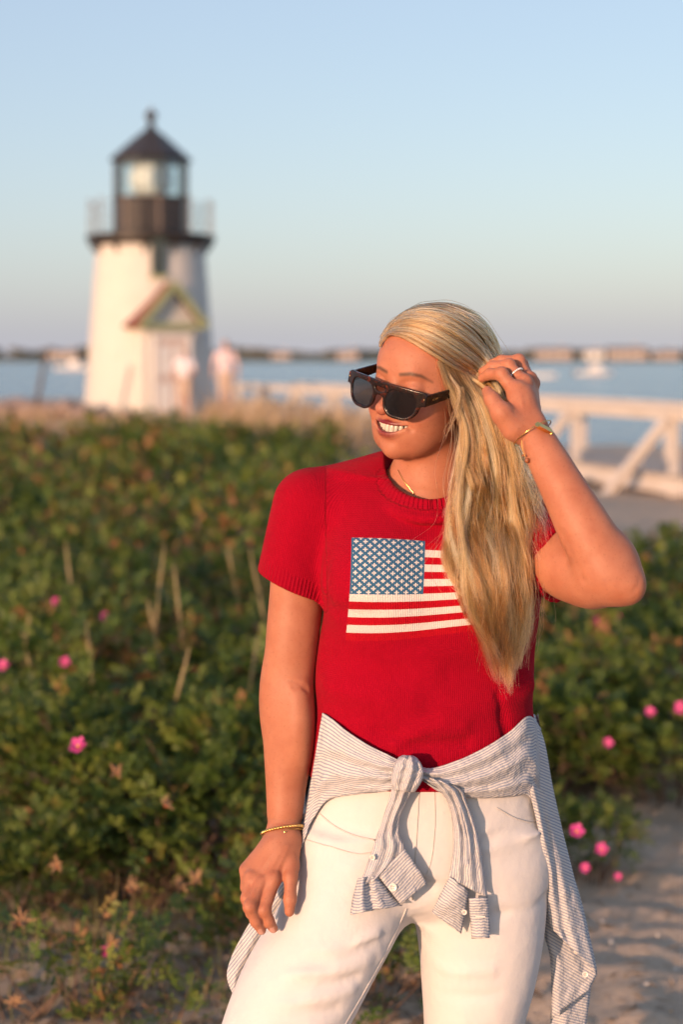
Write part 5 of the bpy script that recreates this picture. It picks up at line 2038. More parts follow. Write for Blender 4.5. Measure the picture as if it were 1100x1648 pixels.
def patch(name, rows, off=.012, bulge=.0, nu=14, nv=40, stripe='across', folds=(), thick=.0014, default=None, parent=None, trees=None, tuck=0.0, smooth_d=6, seed=1, rough=.0012, depth=None):
    """a piece of cloth: rows of (left, right) photograph positions, laid over what is below it.
    depth: per-row fixed depth offsets instead of lying on the clothes"""
    r = np.random.default_rng(seed)
    A = np.array([list(q[0]) for q in rows], float)
    B = np.array([list(q[1]) for q in rows], float)
    tt = np.linspace(0, 1, len(rows))
    v = np.linspace(0, 1, nv)
    u = np.linspace(0, 1, nu)
    L = np.stack([catmull(v, tt, A[:, i]) for i in (0, 1)], 1)
    Rr = np.stack([catmull(v, tt, B[:, i]) for i in (0, 1)], 1)
    px = L[:, None, 0] * (1 - u) + Rr[:, None, 0] * u
    py = L[:, None, 1] * (1 - u) + Rr[:, None, 1] * u
    D = np.zeros((nv, nu))
    if depth is not None:
        dl = catmull(v, tt, np.array([q[0] for q in depth], float))
        dr = catmull(v, tt, np.array([q[1] for q in depth], float))
        D = dl[:, None] * (1 - u) + dr[:, None] * u
    else:
        for i in range(nv):
            for j in range(nu):
                y = surf(px[i, j], py[i, j], trees, None)
                D[i, j] = np.nan if y is None else y - 2.5
        if np.isnan(D).any():
            dv = default if default is not None else np.nanmax(D)
            D = np.where(np.isnan(D), dv, D)
        for _ in range(smooth_d):
            Q = np.pad(D, 1, mode='edge')
            D = np.minimum(D, (Q[:-2, 1:-1] + Q[2:, 1:-1] + Q[1:-1, :-2] + Q[1:-1, 2:]) / 4)
    ou = off if not callable(off) else off(u[None, :], v[:, None])
    D = D - ou - bulge * np.sin(math.pi * u)[None, :]**.8
    U, W = np.meshgrid(u, v)
    for kind, pos, amp, w, slope in folds:            # ridges running along ('v') or across ('u') the piece
        c = (U - pos - slope * (W - .5)) if kind == 'v' else (W - pos - slope * (U - .5))
        D = D - amp * np.exp(-(c / w)**2)
    ph = r.uniform(0, 6, 4)
    D = D - rough * (np.sin(U * 17 + 3 * np.sin(W * 9 + ph[0]) + ph[1]) * np.sin(W * 13 + ph[2]) + np.sin(W * 31 + 2 * np.sin(U * 8 + ph[3])) * .5)
    pts = np.stack([(px - 550) / FPX * (2.5 + D), 2.5 + D, CAMZ - (py - HORIZON) / FPX * (2.5 + D)], -1)
    # stripe coordinate in metres
    if stripe == 'across':
        seg = np.linalg.norm(np.diff(pts, axis=1), axis=2)
        s = np.concatenate([np.zeros((nv, 1)), np.cumsum(seg, 1)], 1)
        mean = s[:, -1].mean()
        s = s * (.5 + .5 * mean / np.maximum(s[:, -1:], 1e-4))
    elif stripe == 'along':
        seg = np.linalg.norm(np.diff(pts, axis=0), axis=2)
        s = np.concatenate([np.zeros((1, nu)), np.cumsum(seg, 0)], 0)
    else:
        s = stripe(px, py) / 1040
    n1 = nv * nu
    gu, gv = np.gradient(pts, axis=1), np.gradient(pts, axis=0)
    nm = np.cross(gv, gu)
    nm /= np.linalg.norm(nm, axis=2, keepdims=True) + 1e-12
    if nm[..., 1].mean() < 0: nm = -nm
    V = np.concatenate([pts.reshape(-1, 3), (pts + nm * thick).reshape(-1, 3)])
    i = (np.arange(nv - 1)[:, None] * nu + np.arange(nu - 1)[None]).ravel()
    F = np.stack([i, i + nu, i + nu + 1, i + 1], 1)
    G = np.stack([i, i + 1, i + nu + 1, i + nu], 1) + n1
    ed = []
    border = [k for k in range(nu)] + [k * nu + nu - 1 for k in range(1, nv)] + [(nv - 1) * nu + k for k in range(nu - 2, -1, -1)] + [k * nu for k in range(nv - 2, 0, -1)]
    for a, b in zip(border, border[1:] + border[:1]): ed.append((a, b, b + n1, a + n1))
    o = mesh_obj(name, V, np.concatenate([F, G, np.array(ed)]), M_stripe, parent or shirt)
    set_attr(o, 'stripe', np.concatenate([s.ravel(), s.ravel()]))
    if (pts[..., 0].size): o['_g'] = 0; del o['_g']
    PATCH[name] = pts
    return o, pts


PATCH = {}


def button(px, py, y, r, parent, nrm=(0, -1, .1)):
    c = Vector(((px - 550) / FPX * y, y, CAMZ - (py - HORIZON) / FPX * y))
    n = Vector(nrm).normalized()
    rot = n.to_track_quat('Z', 'Y').to_matrix()
    mb = MB()
    mb.lathe([(r * .96, -.0008), (r, .0004), (r * .94, .0014), (r * .74, .0012), (r * .66, .0006), (.0001, .0006)], (0, 0, 0), 18, caps=False)
    mb.v = [tuple(c + rot @ Vector(q)) for q in mb.v]
    o = mb.build('button', M_button, parent, True)
    for sx, sy in ((-1, -1), (1, -1), (1, 1), (-1, 1)):
        mb = MB()
        mb.lathe([(.0007, .0007), (.0007, .0012)], (sx * r * .22, sy * r * .22, 0), 6)
        mb.v = [tuple(c + rot @ Vector(q)) for q in mb.v]
        mb.build('thread_hole', M_thread, o)
    return o


M_thread = noisy('button_thread', (.35, .30, .26), (.4, .36, .3), 100, .8)
jt = (BVH_JEANS, BVH_SWEATER)

# back of the wrap, round the seat (not seen from the front)
def back_wrap():
    rows = []
    V, F = [], []
    n = 30
    for i in range(n + 1):
        a = math.pi * i / n
        for k, z in enumerate(np.linspace(0, 1, 12)):
            zz = P(0, 1150 + 190 * z, 0)[2]
            rx, ry = .174 + .020 * z, .120 + .02 * z
            w = .004 * math.sin(a * 14 + z * 5)
            V.append((P(686, 0)[0] + math.cos(a) * (rx + w), 2.51 + math.sin(a) * (ry + w), zz - .05 * math.sin(a)))
    for i in range(n):
        for k in range(11):
            q = i * 12 + k
            F.append((q, q + 1, q + 13, q + 12))
    o = mesh_obj('back_panel', V, F, M_stripe, shirt)
    set_attr(o, 'stripe', [v[2] for v in V])


back_wrap()

patch('left_wrap', [((519, 1147), (481, 1374)), ((533, 1156), (500, 1326)), ((558, 1176), (526, 1289)), ((590, 1197), (572, 1279)), ((622, 1213), (612, 1275)), ((646, 1224), (642, 1268)), ((674, 1230), (668, 1256))],
      off=lambda u, v: .009 + .006 * v + 0 * u, bulge=.006, nu=26, nv=46, stripe='across', default=.02,
      folds=[('v', .30, .005, .07, .10), ('v', .44, -.004, .05, .10), ('v', .62, .005, .08, -.05), ('v', .80, -.003, .06, -.1), ('v', .14, .003, .05, .05)], seed=3)
patch('right_wrap', [((652, 1224), (688, 1262)), ((690, 1236), (712, 1277)), ((730, 1226), (742, 1283)), ((775, 1206), (785, 1285)), ((820, 1178), (822, 1283)), ((852, 1152), (852, 1282)), ((872, 1172), (868, 1320))],
      off=lambda u, v: .012 - .003 * v + 0 * u, bulge=.008, nu=26, nv=46, stripe='across', default=.015,
      folds=[('v', .20, .005, .07, -.12), ('v', .38, -.004, .05, -.15), ('v', .56, .006, .07, -.18), ('v', .74, -.004, .05, -.1), ('v', .86, .004, .05, -.05)], seed=4)
# right hip: front tail of the shirt hanging in layers
skew = lambda px, py: (py - 1150) * .93 - .40 * (px - 860)
patch('inner_tail', [((860, 1300), (892, 1305)), ((884, 1420), (918, 1425)), ((890, 1540), (952, 1545)), ((889, 1600), (952, 1590)), ((886, 1660), (944, 1655)), ((884, 1740), (938, 1735))], depth=[(.05, .06), (.055, .065), (.05, .06), (.045, .06), (.045, .06), (.05, .06)],
      off=0, bulge=.006, nu=14, nv=36, stripe=lambda px, py: py * .98 - .25 * px, folds=[('v', .4, .006, .12, 0)], seed=6)
patch('middle_tail', [((856, 1250), (884, 1260)), ((872, 1340), (904, 1345)), ((876, 1430), (934, 1440)), ((874, 1490), (950, 1505)), ((886, 1540), (962, 1562)), ((888, 1590), (959, 1574)), ((889, 1640), (950, 1592))], depth=[(.015, .03), (.02, .035), (.025, .04), (.025, .04), (.02, .035), (.02, .035), (.02, .035)],
      off=0, bulge=.006, nu=16, nv=40, stripe=lambda px, py: py * .86 - .5 * px, folds=[('v', .12, .008, .10, .1), ('v', .7, -.004, .12, 0)], seed=7)
patch('side_tail', [((856, 1147), (862, 1150)), ((851, 1190), (878, 1196)), ((851, 1250), (890, 1262)), ((864, 1320), (905, 1330)), ((878, 1390), (922, 1398)), ((881, 1440), (935, 1450)), ((884, 1480), (949, 1512)), ((888, 1494), (962, 1566))],
      depth=[(-.010, .02), (-.050, .01), (-.065, .012), (-.055, .014), (-.040, .014), (-.022, .012), (-.008, .010), (-.006, .008)], off=0, bulge=.010, nu=18, nv=60, stripe=skew,
      folds=[('v', .18, .006, .08, .08), ('v', .36, -.004, .07, .05), ('v', .62, .004, .12, -.1), ('u', .12, .003, .02, .05)], seed=8)
for px, py in ((929, 1531), (943, 1568)): button(px, py, 2.5 - .004, .0046, shirt, (.1, -1, .2))
# left tail behind the hand and thigh
patch('left_tail', [((486, 1310), (520, 1310)), ((470, 1370), (515, 1370)), ((440, 1430), (500, 1430)), ((405, 1480), (470, 1485)), ((377, 1530), (440, 1540)), ((365, 1566), (412, 1572)), ((370, 1590), (392, 1592)), ((375, 1600), (384, 1598))],
      depth=[(-.02, -.02), (.0, .0), (.0, .0), (-.01, .0), (-.02, -.0), (-.03, -.01), (-.03, -.02), (-.03, -.02)], off=0, bulge=.008, nu=16, nv=40, stripe=lambda px, py: px * .78 + py * .62, folds=[('v', .3, .006, .1, 0), ('v', .6, -.004, .1, 0)], seed=9)

# knot and the two hanging sleeves
patch('knot_loop', [((634, 1272), (668, 1276)), ((630, 1254), (680, 1256)), ((634, 1234), (682, 1238)), ((641, 1220), (674, 1222)), ((648, 1215), (666, 1216))],
      off=lambda u, v: .020 + .016 * np.sin(math.pi * np.clip(1 - v, 0, 1) * .8) + 0 * u, bulge=.014, nu=24, nv=30, folds=[('v', .22, .004, .06, .2), ('v', .42, -.005, .05, .25), ('v', .62, .005, .06, .2), ('v', .82, -.004, .05, .15)], seed=10)
sl, slp = patch('left_sleeve', [((641, 1232), (673, 1232)), ((634, 1256), (671, 1256)), ((627, 1284), (658, 1284)), ((617, 1316), (644, 1316)), ((607, 1345), (643, 1342)), ((597, 1376), (652, 1364)), ((586, 1406), (644, 1384)), ((577, 1430), (614, 1412))],
      off=lambda u, v: .022 - .004 * v + 0 * u, bulge=.010, nu=20, nv=44, folds=[('v', .25, .004, .06, .05), ('v', .45, -.004, .05, .1), ('v', .66, .004, .06, .0), ('v', .85, -.003, .05, -.1)], seed=11)
cb, cbp = patch('left_cuff', [((576, 1414), (612, 1408)), ((572, 1430), (620, 1420)), ((567, 1450), (633, 1440)), ((564, 1472), (648, 1457))], off=.014, bulge=.016, nu=20, nv=22, stripe='along',
      folds=[('v', .22, .010, .10, 0), ('v', .45, -.010, .10, 0)], seed=12, parent=sl)
cf, cfp = patch('cuff_flap', [((609, 1409), (652, 1366)), ((622, 1426), (664, 1385)), ((634, 1441), (677, 1404)), ((646, 1457), (688, 1421))], off=.026, bulge=.003, nu=12, nv=16, stripe='along', seed=13, rough=.0005, thick=.002, parent=sl)
button(633, 1428, 2.5 + (cfp[8, 3, 1] - 2.5) - .002, .0062, sl)
button(600, 1380, slp[34, 5, 1] - .002, .0042, sl)
sr, srp = patch('right_sleeve', [((690, 1252), (728, 1262)), ((708, 1272), (745, 1272)), ((722, 1294), (753, 1292)), ((729, 1325), (765, 1323)), ((730, 1365), (775, 1365)), ((726, 1396), (780, 1400)), ((722, 1412), (786, 1446))],
      off=lambda u, v: .020 - .006 * v + 0 * u, bulge=.012, nu=20, nv=44, folds=[('v', .22, .004, .06, .05), ('v', .40, -.005, .05, 0), ('v', .60, .004, .06, 0), ('v', .78, -.004, .04, -.05), ('v', .9, .003, .04, 0)], seed=14)
cc, ccp = patch('right_cuff', [((724, 1411), (756, 1434)), ((714, 1430), (752, 1456)), ((704, 1450), (748, 1480)), ((695, 1469), (743, 1503))], off=.018, bulge=.010, nu=14, nv=18, stripe='along', seed=15, rough=.0008, thick=.002, parent=sr)
cd, cdp = patch('cuff_band', [((755, 1446), (786, 1445)), ((756, 1466), (788, 1466)), ((758, 1488), (789, 1488)), ((760, 1511), (789, 1510))], off=.022, bulge=.008, nu=14, nv=18, stripe='along', seed=16, rough=.0008, thick=.002, parent=sr)
button(748, 1468, ccp[9, 12, 1] - .003, .0040, sr)
mb = MB()
q = cdp[8, 7]
mb.tube([q + (-.007, -.0012, 0), q + (.007, -.0012, 0)], .0012, 6)
mb.build('buttonhole', M_button, sr)
mb = MB()
q = srp[26, 9]
mb.tube([srp[16, 10] + (0, -.001, 0), srp[26, 10] + (0, -.001, 0), srp[34, 10] + (0, -.001, 0)], .0011, 5)
mb.build('placket_seam', M_stripe, sr)

# jeans details: button, seams
jb = surf(690, 1262)
M_seam = noisy('seam_thread', (0.50, 0.475, 0.45), (0.56, 0.53, 0.50), 200, .85)


def seam(name, pts, r=.0011, n=24):
    c = spline(pts, n)
    mb = MB()
    L = []
    for x, y in c:
        d = surf(x, y, (BVH_JEANS,), None)
        if d is None: continue
        L.append(at(x, y, d - .0004))
    mb.tube(L, r, 5)
    mb.build(name, M_seam, jeans, True)


seam('fly_seam', [(676, 1262), (672, 1330), (668, 1400), (664, 1448)])
seam('fly_stitching', [(700, 1262), (700, 1340), (690, 1400), (672, 1432)], .0008)
seam('inseam', [(655, 1462), (628, 1520), (590, 1590), (548, 1662)], .0014)
seam('pocket_edge', [(505, 1300), (540, 1330), (572, 1345), (604, 1352)], .0012)
seam('yoke_seam', [(800, 1300), (835, 1318), (862, 1322), (874, 1310)], .0012)
seam('pocket_seam', [(487, 1350), (530, 1362), (585, 1374), (606, 1370)], .0010)
# ================================================================== sunglasses
def tortoise():
    m, nt, b = new_mat('tortoiseshell')
    t = NT(nt)
    co = t.coord()
    n = t.noise(150, 3, .6, vec=co)
    c = t.ramp(n.outputs['Fac'], [(0.0, (0.006, 0.004, 0.004)), (0.50, (0.012, 0.006, 0.005)), (0.64, (0.05, 0.009, 0.004)), (0.76, (0.20, 0.036, 0.008)), (1.0, (0.32, 0.085, 0.018))])
    t.link(c, b.inputs['Base Color'])
    b.inputs['Roughness'].default_value = 0.24
    b.inputs['Specular IOR Level'].default_value = 0.3
    b.inputs['Coat Weight'].default_value = 0.12
    b.inputs['Coat Roughness'].default_value = 0.05
    return m


GROT = head_rot(0, R(4), R(5.5))
GORG = np.array([-.003, -.1185, -.0175])
GSC = 1.05


def Gw(p):            # glasses frame -> world
    return H(np.asarray(p, float) @ GROT.T * GSC + GORG)


def wrap_y(x): return 3.2 * x * x


def rbox(x, z, hx, hz, r):
    qx, qz = np.abs(x) - hx + r, np.abs(z) - hz + r
    return np.hypot(np.maximum(qx, 0), np.maximum(qz, 0)) + np.minimum(np.maximum(qx, qz), 0) - r


def lens2d(x, z, grow=0.0):
    """flat outline of one lens (right-hand one): a softly squared pilot shape"""
    xx = x - .0362 - .05 * (z + .004)
    return rbox(xx, z + .003, .0240 - .20 * np.maximum(-(z + .003), 0), .0185, .0135) - grow


def build_glasses():
    o = empty('sunglasses', Gw((0, 0, 0)))
    tag(o, 'dark tortoiseshell sunglasses low on her nose', 'sunglasses')
    M_t = tortoise()
    v = Vol((-.080, -.008, -.036), (.080, .030, .034), .00075)
    x, y, z = v.sl((-1, -1, -1), (1, 1, 1))[1]
    ax = np.abs(x)
    outer = lens2d(ax, z, .0046)
    top = rbox(x, z - .0184 + .045 * np.maximum(ax - .030, 0), .0690, .0044, .003)                    # straight top bar
    end = rbox(ax - .0660, z - .0105, .0072, .0092, .003)          # end pieces
    low = rbox(x, z - .0045 - 6 * x * x, .012, .0026, .002)        # lower bridge
    d2 = smin(smin(outer, top, .006), smin(end, low, .002), .007)
    d2 = np.maximum(d2, -lens2d(ax, z))
    dy = np.abs(y - wrap_y(x)) - .0026
    d = np.maximum(d2, dy)
    w = np.minimum(np.maximum(d2 + .0012, dy + .0012), 0) + np.hypot(np.maximum(d2 + .0012, 0), np.maximum(dy + .0012, 0)) - .0012
    v.D = np.broadcast_to(w, v.n).astype(np.float32).copy()
    V, F = v.mesh(1)
    mesh_obj('frame', Gw(V), F, M_t, o)
    # temples: broad slabs that run back under the hair
    for s in (-1, 1):
        w = Vol((min(s * .06, s * .085), .008, -.03), (max(s * .06, s * .085), .125, .04), .001)
        x, y, z = w.sl((-1, -1, -1), (1, 1, 1))[1]
        t_ = np.clip((y - .015) / .1, 0, 1)
        zc = .0100 + (y - .015) * .14 - .6 * np.maximum(y - .095, 0)
        d = np.maximum(np.abs(x - s * (.0718 + .02 * (y - .015))) - .0019, np.abs(z - zc) - (.0088 - .0028 * t_))
        d = np.maximum(d, np.maximum(.0135 - y, y - .120))
        w.D = np.broadcast_to(d, w.n).astype(np.float32).copy()
        V, F = w.mesh(1)
        tp = mesh_obj('temple', Gw(V), F, M_t, o)
        if s == 1:      # the small gilt lettering, too small to read
            mb = MB()
            for k in range(8):
                if k == 3: continue
                y = .030 + k * .0016
                zz = .0100 + (y - .015) * .14
                mb.box((.0718 + .02 * (y - .015) + .0020, y, zz), (.0004, .0010, .0022))
            mb.v = [tuple(q) for q in Gw(np.array(mb.v))]
            mb.build('lettering', M_brass, tp)
    M_dark = glass_material('tinted_lens', (0.10, 0.095, 0.105), 0.02)
    for s in (-1, 1):
        n, m = 56, 8
        V, F = [], []
        for i in range(m + 1):
            for k in range(n):
                a = 2 * math.pi * k / n
                r0, r1 = 0.0, .05
                for _ in range(20):
                    rm = (r0 + r1) / 2
                    if lens2d(.0362 + rm * math.cos(a), -.003 + rm * math.sin(a)) < .0004: r0 = rm
                    else: r1 = rm
                q = i / m
                xx, zz = .0362 + r0 * q * math.cos(a), -.003 + r0 * q * math.sin(a)
                V.append((s * xx, wrap_y(xx) - .0012 + .0006 * (1 - q * q) * -1, zz))
        for i in range(m):
            for k in range(n):
                F.append((i * n + k, i * n + (k + 1) % n, (i + 1) * n + (k + 1) % n, (i + 1) * n + k))
        mesh_obj('lens', Gw(np.array(V)), F, M_dark, o)
    # keyhole gap hardware: little hinge pins
    for s in (-1, 1):
        mb = MB(); mb.ball((s * .0705, wrap_y(.0705) - .0030, .012), (.0012, .0007, .0012), 8, 5)
        mb.v = [tuple(q) for q in Gw(np.array(mb.v))]
        mb.build('rivet', M_brass, o, True)


build_glasses()

# ================================================================== hair
def hair_material():
    m = bpy.data.materials.new('blonde_hair')
    m.use_nodes = True
    nt = m.node_tree
    t = NT(nt)
    nt.nodes.remove(nt.nodes['Principled BSDF'])
    hb = t.n('ShaderNodeBsdfHairPrincipled')
    hi = t.n('ShaderNodeHairInfo')
    tone = t.attr('tone')
    c = t.ramp(tone, [(0.0, (0.14, 0.046, 0.013)), (0.35, (0.34, 0.130, 0.038)), (0.65, (0.64, 0.31, 0.112)), (1.0, (0.90, 0.56, 0.28))])
    root = t.math('SUBTRACT', 1.0, t.math('MULTIPLY', hi.outputs['Intercept'], 5.0), clamp=True)
    c = t.mix(t.math('MULTIPLY', root, .45), c, (0.24, 0.14, 0.065))
    t.link(c, hb.inputs['Color'])
    hb.inputs['Roughness'].default_value = 0.30
    hb.inputs['Radial Roughness'].default_value = 0.38
    hb.inputs['Random Roughness'].default_value = 0.3
    hb.inputs['Coat'].default_value = 0.0
    t.link(hb.outputs[0], nt.nodes['Material Output'].inputs['Surface'])
    return m


M_hair = hair_material()
HB = bvh(*[q for q in (BV, BF)])


def hd(px, py, off, miss=.0):
    """depth of a lock lying on the head at a photograph position"""
    o = Vector((0, 0, CAMZ))
    d = Vector(((px - 550) / FPX, 1, -(py - HORIZON) / FPX))
    h = HB.ray_cast(o, d)
    if h[0] is None: return miss
    return h[0].y - 2.5 - off


CAPR = np.array([.0885, .1100, .0930])
CAPC = np.array([0, .012, .031])


def cap_d(px, py, far=False):
    """depth on the rounded outside of the hair over the skull (front or far side)"""
    o = Hinv(np.array([0, 0, CAMZ]))
    d = Hinv(np.array([(px - 550) / FPX, 1, -(py - HORIZON) / FPX]) + np.array([0, 0, CAMZ])) - o
    a, b = (o - CAPC) / CAPR, d / CAPR
    A, B, C = b @ b, a @ b, a @ a - 1
    disc = B * B - A * C
    t = (-B + (math.sqrt(disc) if far else -math.sqrt(disc))) / A if disc > 0 else -B / A
    return t - 2.5


def guide(pts, n=40):
    """pts: (px, py, d) ; d None = lies on the head or on the sweater"""
    out = []
    for q in pts:
        px, py = q[0], q[1]
        if py > 700:                     # the fall hangs in a narrow tail
            cx = np.interp(py, [700, 800, 900, 1000, 1100], [795, 796, 800, 808, 817])
            px = cx + (px - cx) * (1 - (.14 if px > cx else .10) * min(1, (py - 700) / 90))
        d = q[2] if len(q) > 2 else None
        if d is None:
            if py < 632: d = cap_d(px, py)
            else:
                s = surf(px, py, (BVH_SWEATER,), None)
                d = -.07 if s is None else min(-.06, s - 2.5 - .018)
        out.append(P(px, py, d))
    return spline(out, n)


def sheet(guides, count, jit, wav, r, tone, lens=(.85, 1.05), clump=.5, frizz=.0006, depth_jit=.006, nclump=60, wedge=None):
    """strands spread over an ordered fan of guides"""
    G = np.stack(guides)                       # g, n, 3
    g, n, _ = G.shape
    gi = np.arange(g)
    ca = r.uniform(0, 1, nclump)
    ct = np.clip(r.uniform(-.05, 1.05, nclump), 0, 1)
    cph = r.uniform(0, 6.28, (nclump, 4))
    coff = np.stack([r.normal(0, jit, nclump), r.normal(0, depth_jit, nclump), r.normal(0, jit, nclump)], 1)
    cl = r.uniform(*lens, nclump)
    k = r.integers(0, nclump, count)
    a = np.clip(ca[k] + r.normal(0, .42 / nclump / max(clump, .1), count), 0, 1)
    L = np.clip(cl[k] * r.uniform(.93, 1.04, count), .2, 1.0)
    t = np.linspace(0, 1, n)
    S = np.zeros((count, n, 3))
    pos = a * (g - 1)
    i0 = np.clip(np.floor(pos).astype(int), 0, g - 2)
    f = pos - i0
    m = np.gradient(G, axis=0)
    f3 = f[:, None, None]
    h00, h10, h01, h11 = 2 * f3**3 - 3 * f3**2 + 1, f3**3 - 2 * f3**2 + f3, -2 * f3**3 + 3 * f3**2, f3**3 - f3**2
    S = h00 * G[i0] + h10 * m[i0] + h01 * G[i0 + 1] + h11 * m[i0 + 1]
    tt = np.tile(t, (count, 1)) * L[:, None]   # shorten
    idx = tt * (n - 1)
    j = np.clip(np.floor(idx).astype(int), 0, n - 2)
    fr = (idx - j)[:, :, None]
    S = np.take_along_axis(S, j[:, :, None].repeat(3, 2), 1) * (1 - fr) + np.take_along_axis(S, (j + 1)[:, :, None].repeat(3, 2), 1) * fr
    grow = np.clip(t * 3, 0, 1)[None, :, None]
    S += coff[k][:, None, :] * (grow * (.5 + .5 * t[None, :, None]))
    S[:, :, 0] += wav * t * np.sin(t * 9 + cph[k, 0:1]) + wav * .5 * t * np.sin(t * 17 + cph[k, 1:2])
    S[:, :, 1] += wav * .8 * t * np.sin(t * 8 + cph[k, 2:3])
    q = r.normal(0, 1, (count, 1, 3)) * frizz * (1 + 2.5 * t[None, :, None])
    S += q
    ph = r.uniform(0, 6.28, (count, 2))
    S[:, :, 0] += frizz * 1.2 * np.sin(t * 26 + ph[:, 0:1]) * t
    S[:, :, 2] += frizz * 1.2 * np.sin(t * 22 + ph[:, 1:2]) * t
    # locks draw together towards the tips
    T = np.clip(ct[k] * .76 + r.normal(.03, .13, count) + tone, 0, 1)
    return S, T


SWEEP = [
    guide([(612, 558), (619, 542), (640, 539), (684, 562), (726, 589), (760, 609), (785, 628, -.085), (806, 665, -.095), (826, 735, -.095), (838, 830), (842, 930), (838, 1020), (830, 1080)]),
    guide([(612, 552), (626, 536), (655, 532), (698, 548), (738, 574), (772, 600), (795, 622, -.085), (814, 665, -.09), (830, 735, -.09), (842, 820), (847, 920), (845, 1010), (838, 1070)]),
    guide([(614, 545), (630, 525), (662, 516), (706, 527), (748, 555), (780, 584), (801, 612, -.075), (820, 660, -.082), (834, 730, -.085), (847, 810), (852, 900), (850, 990), (844, 1050)]),
    guide([(617, 537), (636, 516), (668, 504), (714, 509), (757, 535), (788, 572), (805, 604, -.055), (824, 655, -.07), (838, 725, -.08), (850, 800), (855, 880), (852, 960), (848, 1020)]),
    guide([(624, 526), (646, 507), (678, 496), (722, 498), (764, 522), (791, 560), (806, 597, -.03), (826, 650, -.055), (840, 722, -.07), (853, 790, -.09), (857, 860, -.10), (854, 930, -.105), (850, 990, -.105)]),
    guide([(640, 512, -.02), (664, 497, -.005), (696, 490, .01), (736, 495, .02), (774, 521, .03), (797, 562, .03), (808, 605, .02), (828, 660, -.02), (840, 730, -.05), (853, 795, -.08), (855, 870, -.095), (850, 940, -.10), (846, 1000, -.10)]),
    guide([(655, 505, .02), (682, 494, .035), (714, 493, .05), (752, 505, .065), (784, 538, .075), (800, 585, .075), (808, 640, .065), (826, 700, .03), (838, 765, -.02), (850, 830, -.07), (852, 900, -.085), (852, 960, -.09), (846, 1000, -.09)]),
    guide([(668, 505, .06), (696, 500, .075), (724, 505, .09), (756, 525, .10), (780, 570, .108), (792, 625, .10), (802, 680, .085), (820, 740, .05), (842, 800, .0), (856, 860, -.05), (856, 920, -.075), (848, 970, -.085), (842, 1010, -.085)]),
]
FALL = [
    guide([(706, 582), (716, 610), (729, 640, -.088), (746, 682, -.085), (736, 735, -.088), (722, 790, -.10), (716, 845), (706, 890), (714, 915), (742, 932), (768, 945), (775, 950), (778, 955)]),
    guide([(712, 585), (724, 616), (739, 650, -.086), (753, 698, -.085), (746, 750, -.09), (733, 805, -.105), (730, 860), (740, 905), (756, 950), (772, 1000), (788, 1045), (800, 1080), (806, 1095)]),
    guide([(722, 590), (738, 625), (754, 670, -.083), (763, 725, -.085), (762, 785, -.10), (760, 840), (764, 890), (776, 940), (788, 990), (798, 1035), (806, 1070), (812, 1095), (815, 1105)]),
    guide([(735, 597), (754, 635), (772, 690, -.08), (782, 750, -.09), (786, 810), (790, 865), (798, 920), (806, 970), (812, 1015), (815, 1055), (816, 1085), (817, 1100), (817, 1106)]),
    guide([(750, 604), (772, 645, -.08), (792, 705, -.08), (804, 765, -.095), (811, 825), (818, 880), (826, 935), (830, 985), (830, 1025), (826, 1060), (822, 1085), (820, 1095), (819, 1100)]),
    guide([(768, 614), (792, 660, -.08), (812, 720, -.085), (826, 780, -.1), (835, 838), (843, 890), (848, 940), (848, 985), (843, 1020), (836, 1050), (830, 1070), (827, 1080), (826, 1085)]),
    guide([(786, 626, -.07), (808, 675, -.085), (829, 735, -.09), (841, 795, -.1), (849, 850), (853, 900), (856, 945), (856, 985), (857, 1010), (852, 1030), (849, 1045), (847, 1055), (846, 1060)]),
]
OUTER = [
    guide([(795, 640, -.08), (812, 690, -.09), (832, 740, -.09), (850, 780, -.1), (864, 815), (872, 850), (872, 880), (866, 905), (862, 925), (860, 940)]),
    guide([(800, 640, -.08), (820, 690, -.09), (842, 740, -.09), (862, 780, -.1), (876, 800), (880, 815), (882, 830), (883, 840), (884, 848), (885, 855)]),
]
CURL = [
    guide([(735, 620, -.09), (742, 680, -.092), (742, 730, -.095), (752, 780, -.11), (772, 815), (784, 838), (778, 862), (756, 880), (730, 895), (718, 900)]),
    guide([(745, 625, -.09), (756, 690, -.092), (760, 740, -.097), (776, 785, -.11), (790, 815), (793, 842), (780, 868), (756, 886), (736, 905), (728, 912)]),
]
FACE = [
    guide([(722, 600, -.095), (736, 630, -.10), (732, 655, -.105), (722, 680, -.108), (710, 700, -.11), (704, 708, -.11)]),
    guide([(724, 602, -.095), (739, 632, -.10), (736, 660, -.105), (726, 686, -.108), (714, 706, -.11), (707, 716, -.11)]),
]


def resample(S, n):
    if S.shape[1] == n: return S
    t = np.linspace(0, S.shape[1] - 1, n)
    j = np.clip(np.floor(t).astype(int), 0, S.shape[1] - 2)
    f = (t - j)[None, :, None]
    return S[:, j] * (1 - f) + S[:, j + 1] * f


